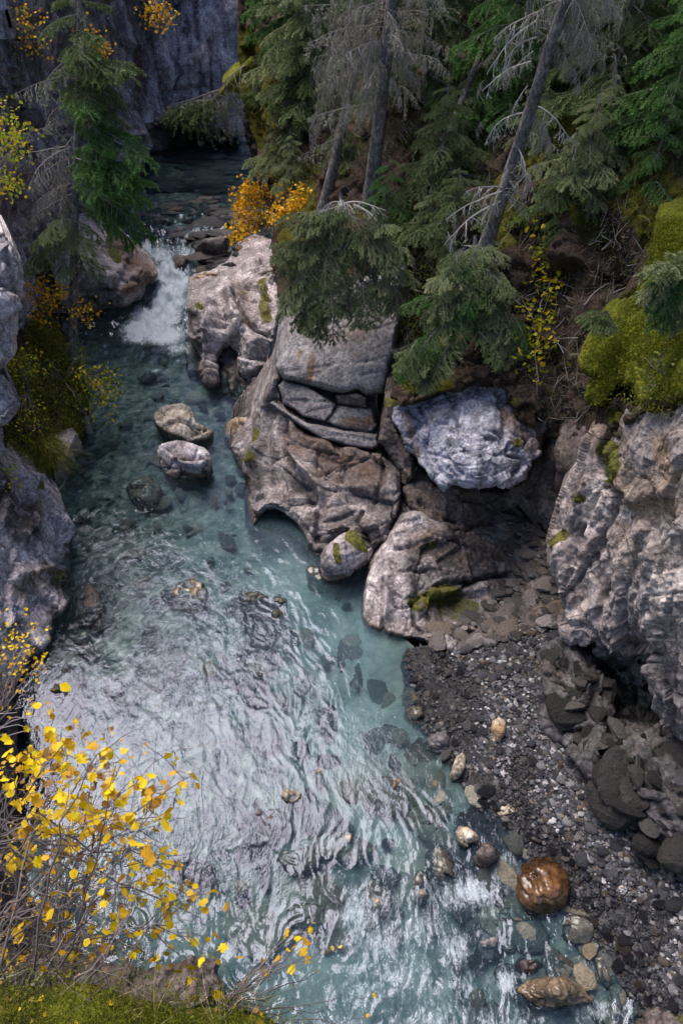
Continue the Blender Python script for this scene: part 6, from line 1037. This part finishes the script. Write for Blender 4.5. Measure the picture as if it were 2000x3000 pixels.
# ---- grass and moss fuzz
def tuft(name, label, spots, n, L, mat, spread, wid=.006, lean=(0, -.4, -.2), cat='grass', kind='stuff'):
    mb = MB()
    for p in spots:
        for i in range(n):
            d = unit(RNG.normal(size=3)*.45+np.array([0, 0, .9])); l = L*random.uniform(.5, 1.2); q = p+RNG.normal(0, spread, 3)*np.array([1, 1, .3])
            x = np.linspace(0, 1, 4)[:, None]; pts = q+d*l*x+np.array(lean)*l*x*x; s = unit(np.cross(d, RNG.normal(size=3)))*wid*np.array([1, .9, .6, .1])[:, None]
            mb.add(np.vstack([pts-s, pts+s]), [[0, 1, 5, 4], [1, 2, 6, 5], [2, 3, 7, 6]], 0, random.random())
    return prop(obj(name, mb.mesh(name, [M[mat]], False)), label, cat, None, kind)
tuft('grass_tuft', 'long green-yellow grass tuft draping over the left waterline', [L2.pos(u, v)+[0, 0, .1] for u, v in [(150, 1310), (165, 1330), (140, 1340), (175, 1350), (155, 1370), (130, 1320)]], 130, .55, 'grass', .12, .006, (.35, -.5, -.75))
tuft('grass_tuft', 'short green grass on the left bank below the edge rock', [L2.pos(u, v) for u, v in [(100, 960), (130, 985), (160, 1010), (185, 1030), (110, 990), (200, 1050), (140, 1030), (170, 1060), (80, 950)]], 160, .3, 'grass', .25, .007, (.2, -.3, -.3))
tuft('grass_tuft', 'fine grass hanging from the right moss bank', [MOSSR.pos(u, v) for u, v in [(1900, 1195), (1880, 1180), (1930, 1200), (1850, 900), (1870, 870), (1900, 780), (1960, 950), (1840, 940)]], 50, .28, 'grass', .12, .003, (-.2, -.3, -.7))
tuft('grass_tuft', 'grass on the mossy ground at the far right under the spruces', [sp(u, v) for u, v in [(1890, 620), (1930, 590), (1960, 640), (1910, 560), (1990, 600), (1480, 640), (1500, 600), (1750, 420), (1700, 380)]], 110, .3, 'grass', .22, .005, (-.2, -.3, -.4))
def fuzz(rel, name, ol, n, L, mat, label, kind='stuff', lim=None, wid=.3):
    mb = MB(); lo = np.min(ol, 0); hi = np.max(ol, 0); U = RNG.uniform(lo[0], hi[0], n); V = RNG.uniform(lo[1], hi[1], n); k = inside(U, V, ol); U = U[k]; V = V[k]
    T = rel.tfun(U, V); P = np.array([0, 0, CAM_H])+rays(U, V)*T[:, None]
    D = RNG.normal(size=P.shape)*.6+np.array([0, -.3, .8]); D /= np.linalg.norm(D, axis=1)[:, None]
    Ls = L*RNG.uniform(.5, 1.3, len(P)); blades(mb, P+RNG.normal(0, .05, P.shape), D, Ls, Ls*wid, 0, np.clip(.5+.35*fbm(P*2, 3, 8)*1.6+RNG.normal(0, .18, len(P)), 0, .99))
    return prop(obj(name, mb.mesh(name, [M[mat]], False)), label, None, None, kind)
fuzz(MOSSR, 'moss_fuzz', [(1930, 640), (1860, 870), (1720, 1010), (1700, 1060), (1760, 1110), (1720, 1160), (1760, 1185), (1810, 1110), (1870, 1125), (1890, 1190), (1960, 1180), (2020, 1130), (2020, 640)], 42000, .05, 'mosstuft', 'short moss shoots covering the right moss bank')
fuzz(BANK, 'moss_fuzz', [(-40, 2905), (300, 2920), (700, 2970), (850, 3020), (880, 3060), (-40, 3060)], 20000, .012, 'mosstuft', 'short moss shoots on the near bank at the bottom')
fuzz(ledge, 'moss_fuzz', [(660, 245), (740, 185), (790, 160), (830, 210), (840, 460), (790, 440), (730, 320)], 9000, .12, 'mosstuft', 'moss shoots on the far ledge above the pool')
fuzz(L2, 'bank_ground_cover', [(40, 940), (150, 970), (230, 1060), (255, 1180), (230, 1300), (150, 1400), (20, 1390), (20, 1000)], 16000, .07, 'grass', 'low green plants covering the left bank')
fuzz(SLOPE, 'ground_litter', [(740, 200), (2000, 0), (2000, 1200), (1600, 1250), (1200, 1150), (1150, 950), (830, 950), (800, 600)], 26000, .10, 'needle_d', 'fallen twigs and brown needles on the forest slope', wid=.12)
SLP = [(740, 200), (2000, 0), (2000, 1200), (1600, 1250), (1200, 1150), (1150, 950), (830, 950), (800, 600)]
fuzz(SLOPE, 'undergrowth', [(740, 200), (2000, 0), (2000, 620), (1850, 520), (1650, 560), (1480, 640), (1480, 760), (1350, 780), (1330, 1080), (1200, 1100), (1150, 950), (830, 950), (800, 600)], 26000, .13, 'green', 'low green undergrowth and moss shoots over the forest slope', wid=.16)
fuzz(SLOPE, 'dead_twig_litter', SLP, 5000, .4, 'twig', 'thin dead twigs lying over the forest slope', wid=.025)
# dead log on the left bank
p = at(243, 1195, y=13.8); q = at(268, 1268, z=.05)
lg = obj('driftwood_log', mesh('driftwood_log', *(lambda V, Q: (V-p, [Q]))(*tube(curve(p, q-p, np.linalg.norm(q-p), 10, .05, .05), np.linspace(.06, .08, 11)*(1+.2*RNG.normal(size=11)), 8)), M['twig']), None, p, label='weathered grey log sticking out of the left bank to the water', cat='log')
# roots and fallen sticks on the soil
for i, (a, b, lab) in enumerate([((1480, 1060), (1600, 900), 'pale root'), ((1700, 900), (1740, 820), 'pale root'), ((1560, 1110), (1590, 1230), 'pale root'), ((1590, 1100), (1520, 1160), 'pale root'), ((1870, 395), (1960, 390), 'stick'), ((1750, 740), (1780, 710), 'stick')]):
    p = sp(*a)+np.array([0, -.15, .1]); q = sp(*b)+np.array([0, -.15, .1]); pts = curve(p, q-p, np.linalg.norm(q-p), 12, 0, .22)
    prop(obj('root' if 'root' in lab else 'stick', mesh('root', *(lambda V, Q: (V-p, [Q]))(*tube(pts, np.linspace(.02, .008, 13), 5)), M['twig']), None, p), ['pale root crossing the dark soil below the yellow-green plant', 'short pale root left of the right moss bank', 'thin root hanging down behind the blue overhang', 'thin root lying on top of the blue overhang', 'fallen stick below the far right spruces', 'small stick by the dark hollow in the slope'][i], 'root' if 'root' in lab else 'stick')
# pale post in the top left corner
pb = at(14, 70, y=13.); pst = empty('post', pb, label='pale grey-blue post fixed to the cliff in the top left corner', cat='post')
def box(c, s):
    x, y, z = s; V = np.array([(i*x, j*y, k*z) for i in (-.5, .5) for j in (-.5, .5) for k in (-.5, .5)])+c
    return V, [[0, 1, 3, 2], [4, 6, 7, 5], [0, 4, 5, 1], [2, 3, 7, 6], [0, 2, 6, 4], [1, 5, 7, 3]]
V, Q = box((.03, 0, .5), (.1, .12, 1.1)); obj('upright', mesh('upright', V, [np.array(Q)], M['blue'], False), pst)
V, Q = box((-.12, -.02, .0), (.4, .16, .36)); obj('bracket', mesh('bracket', V, [np.array(Q)], M['blue'], False), pst)
# ================================================================== foreground shrub
random.seed(77)
CL = [(155, 2165, 2), (185, 2190, 3), (130, 2180, 1), (225, 2155, 2), (295, 2190, 3), (338, 2218, 1), (53, 2198, 1), (75, 2207, 1), (108, 2208, 2), (125, 2230, 2), (200, 2235, 2), (15, 2240, 1), (48, 2255, 2), (82, 2243, 1), (150, 2248, 1), (205, 2260, 2), (275, 2250, 2), (318, 2238, 2), (330, 2280, 1), (12, 2305, 2), (75, 2300, 2), (70, 2318, 1), (137, 2330, 1), (100, 2325, 1), (230, 2300, 2), (255, 2305, 2), (310, 2310, 2), (285, 2318, 1), (375, 2305, 2), (360, 2340, 3), (435, 2290, 2), (445, 2320, 3), (460, 2335, 2), (430, 2355, 2), (80, 2345, 1), (185, 2358, 2), (235, 2350, 2), (240, 2378, 2), (270, 2335, 1), (130, 2383, 1), (175, 2392, 2), (160, 2408, 2), (280, 2380, 1), (275, 2405, 2), (320, 2405, 1), (355, 2395, 2), (80, 2417, 1), (135, 2415, 1), (200, 2415, 2), (20, 2430, 1), (85, 2440, 2), (115, 2455, 2), (200, 2440, 2), (235, 2450, 1), (255, 2430, 1), (300, 2445, 1), (400, 2430, 2), (445, 2440, 2), (480, 2405, 1), (160, 2100, 1), (518, 2265, 1), (540, 2300, 2), (415, 2480, 2), (440, 2510, 3), (480, 2500, 1), (450, 2555, 2), (490, 2560, 3), (520, 2530, 1), (500, 2610, 1), (550, 2635, 2), (585, 2610, 1), (610, 2625, 1), (430, 2600, 2), (460, 2610, 1), (350, 2500, 1), (300, 2565, 1), (280, 2545, 1), (220, 2630, 2), (260, 2625, 1), (310, 2640, 1), (350, 2660, 2), (380, 2590, 1), (400, 2650, 1), (500, 2645, 1), (575, 2680, 1), (490, 2690, 1), (415, 2715, 1), (350, 2730, 1), (300, 2715, 1), (325, 2735, 1), (260, 2745, 1), (195, 2740, 2), (210, 2780, 1), (155, 2705, 1), (80, 2715, 1), (30, 2735, 2), (40, 2800, 2), (280, 2780, 1), (440, 2795, 1), (480, 2815, 1), (515, 2785, 1), (540, 2745, 1), (610, 2760, 1), (625, 2785, 1), (655, 2812, 1), (200, 2850, 1), (190, 2820, 1), (575, 2875, 1), (100, 2640, 1), (60, 2510, 2), (40, 2500, 1), (120, 2505, 1), (170, 2500, 1), (160, 2540, 1), (10, 2560, 1), (100, 2680, 1), (5, 2780, 1), (180, 2670, 1), (135, 2580, 1), (230, 2505, 1), (350, 2445, 1)]
FGT = 2.35
root = at(-60, 2980, t=2.2); fg = empty('foreground_shrub', root, label='large yellow-leaved shrub with bare purple-grey twigs in the lower left foreground', cat='shrub')
YL = [leaf_mesh(50+i, M['yellow']) for i in range(6)]; TL = [leaf_mesh(70+i, M['tanleaf'], .7) for i in range(3)]
def put_leaf(parent, org, p, s, lib):
    o = obj('leaf', random.choice(lib), parent); o.location = Vector(p-org)
    o.rotation_euler = (PITCH*-.2+random.gauss(.3, .55), random.gauss(0, .5), random.gauss(math.pi*.9, 1.1)); o.scale = (s, s, s)
def twig_path(a, b, k=9, arch=.12, wob=.012):
    x = np.linspace(0, 1, k)[:, None]; L = np.linalg.norm(b-a); m = (a+b)/2+np.array([random.uniform(-.1, .1)*L, random.uniform(-.1, .1)*L, arch*L])
    P = (1-x)**2*a+2*x*(1-x)*m+x*x*b; P[1:-1] += RNG.normal(0, wob, (k-2, 3)); return P
sm = MB(); mains = []
for i in range(46):                                                    # main stems fan out from the left and the lower left
    a = random.random()
    r_ = at(random.uniform(-160, -30), random.uniform(2380, 3000), t=random.uniform(2.1, 2.7)) if a < .7 else at(random.uniform(-60, 260), random.uniform(2930, 3010), t=2.2)
    e_ = at(*(lambda u, v: (u, v))(random.uniform(150, 600), random.uniform(2180, 2860)), t=FGT+random.uniform(-.35, .45))
    P = twig_path(r_, e_, 12, random.uniform(-.02, .15), .01); mains.append(P); sm.add(*tube(P-root, np.linspace(random.uniform(.0035, .0065), .0014, 12), 4), 0, random.random())
allm = np.vstack(mains)
for i in range(330):                                                   # fine bare twigs
    P0 = allm[random.randrange(len(allm))]; d = unit(np.array([random.uniform(-.3, 1), random.uniform(-.4, .9), random.uniform(-.5, .6)])); P = curve(P0, d, random.uniform(.08, .38), 7, random.uniform(-.3, .6), .25)
    sm.add(*tube(P-root, np.linspace(.0016, .0007, 8), 3), 0, random.random())
nl = 0; small = []
for u, v, k in CL:
    e = at(u, v, t=FGT+random.uniform(-.25, .35)); near = allm[np.argmin(((allm-e)**2).sum(1)+RNG.uniform(0, .05, len(allm)))]
    sm.add(*tube(twig_path(near, e, 7, .05, .006)-root, np.linspace(.002, .0009, 7), 3), 0, random.random())
    for q in range(k if random.random() < .45 else k+1):
        s = random.uniform(.023, .038)*(1 if v < 2600 else .85); put_leaf(fg, root, e+RNG.normal(0, .024, 3), s, YL if random.random() < .9 else TL); nl += 1
    for q in range(random.randint(1, 4)): small.append(e+RNG.normal(0, .05, 3))
for p in small[:300-nl if nl < 300 else 0]: put_leaf(fg, root, p, random.uniform(.009, .018), TL if random.random() < .6 else YL)
obj('twigs', sm.mesh('twigs', [M['stem']]), fg)
fol = MB()
for i in range(500):
    p = at(random.uniform(-20, 420), random.uniform(2500, 2980), t=FGT+random.uniform(-.3, .3)); small_leaf(fol, p-root, random.uniform(.006, .014), 0, random.random())
yl = MB()
for u, v, k in CL:
    for q in range(random.randint(1, 5)):
        P_ = at(u+random.gauss(0, 30), v+random.gauss(0, 30), t=FGT+random.uniform(-.25, .35))-root; small_leaf(yl, P_, random.uniform(.02, .04), 0, random.random())
prop(obj('small_yellow_leaves', yl.mesh('small_yellow_leaves', [M['yellow']], False), fg), 'smaller folded yellow leaves between the large ones', None, None, 'stuff')
prop(obj('withered_leaves', fol.mesh('withered_leaves', [M['tanleaf']], False), fg), 'tiny withered tan leaves among the twigs', None, None, 'stuff')
# sprig to the right
r2 = at(640, 2960, t=2.2); sg = empty('leafy_sprig', r2, label='thin sprig of yellow leaves reaching right over the rapids', cat='shrub'); mb = MB()
for u, v in [(918, 2705), (915, 2725), (835, 2740), (862, 2745), (850, 2785), (880, 2782), (768, 2808), (893, 2768), (778, 2838), (955, 2782), (978, 2775), (998, 2778), (820, 2815), (850, 2832), (930, 2845), (900, 2800), (870, 2770), (1100, 2915), (1080, 2980)]:
    e = at(u, v, t=2.35+random.uniform(-.1, .2)); mb.add(*tube(twig_path(r2, e, 10, .05, .008)-r2, np.linspace(.0028, .0008, 10), 3), 0, random.random()); put_leaf(sg, r2, e, random.uniform(.015, .03) if u < 925 else .013, YL)
for i in range(14):
    e = at(random.uniform(700, 1080), random.uniform(2850, 3050), t=2.3); mb.add(*tube(twig_path(r2, e, 8, .05, .02)-r2, np.linspace(.002, .0007, 8), 3), 0, random.random())
obj('twigs', mb.mesh('twigs', [M['stem']]), sg)
# smaller sprigs at the left edge further down
r3 = at(-40, 2150, t=4.2); s3_ = empty('left_edge_sprigs', r3, label='thin twigs with small yellow leaves in front of the left bank rock', cat='shrub'); mb = MB(); n3 = 0
for i in range(34):
    u, v = random.choice([(random.uniform(0, 130), random.uniform(1880, 2040)), (random.uniform(0, 90), random.uniform(1780, 1920)), (random.uniform(60, 150), random.uniform(1830, 1960))])
    e = at(u, v, t=4.2+random.uniform(-.4, .4)); mb.add(*tube(twig_path(r3, e, 9, .08, .02)-r3, np.linspace(.0045, .0012, 9), 3), 0, random.random())
    for q in range(random.randint(3, 6)): put_leaf(s3_, r3, e+RNG.normal(0, .045, 3), random.uniform(.012, .022), YL); n3 += 1
for u, v in [(95, 2090), (100, 2060), (160, 2100), (85, 2130), (230, 2115)]:
    e = at(u, v, t=3.6); mb.add(*tube(twig_path(r3, e, 9, .05, .01)-r3, np.linspace(.004, .0012, 9), 3), 0, .7); put_leaf(s3_, r3, e, .03, YL)
obj('twigs', mb.mesh('twigs', [M['stem']]), s3_)
# fallen leaves on the near bank
for i in range(26):
    u, v = random.uniform(0, 780), random.uniform(2890, 3000)
    if v < 2880+u*.075: continue
    fl = obj('fallen_leaf', random.choice(YL if random.random() < .4 else TL)); fl.location = BANK.pos(u, v)+np.array([0, -.01, .03]); fl.rotation_euler = (random.gauss(0, .3), random.gauss(0, .3), random.uniform(0, 6.28)); s_ = random.uniform(.008, .016); fl.scale = (s_, s_, s_)
    prop(fl, 'fallen autumn leaf lying on the near mossy bank', 'leaf', 'fallen leaves on the near bank')
# straw on the near bank
tuft('dry_grass', 'dry straw stems standing on the near mossy bank', [BANK.pos(u, v) for u, v in [(640, 2960), (700, 2960), (680, 2990), (440, 2980), (730, 2990), (420, 2960), (600, 2990)]], 14, .14, 'straw', .03, .0013, (.1, .1, -.25))
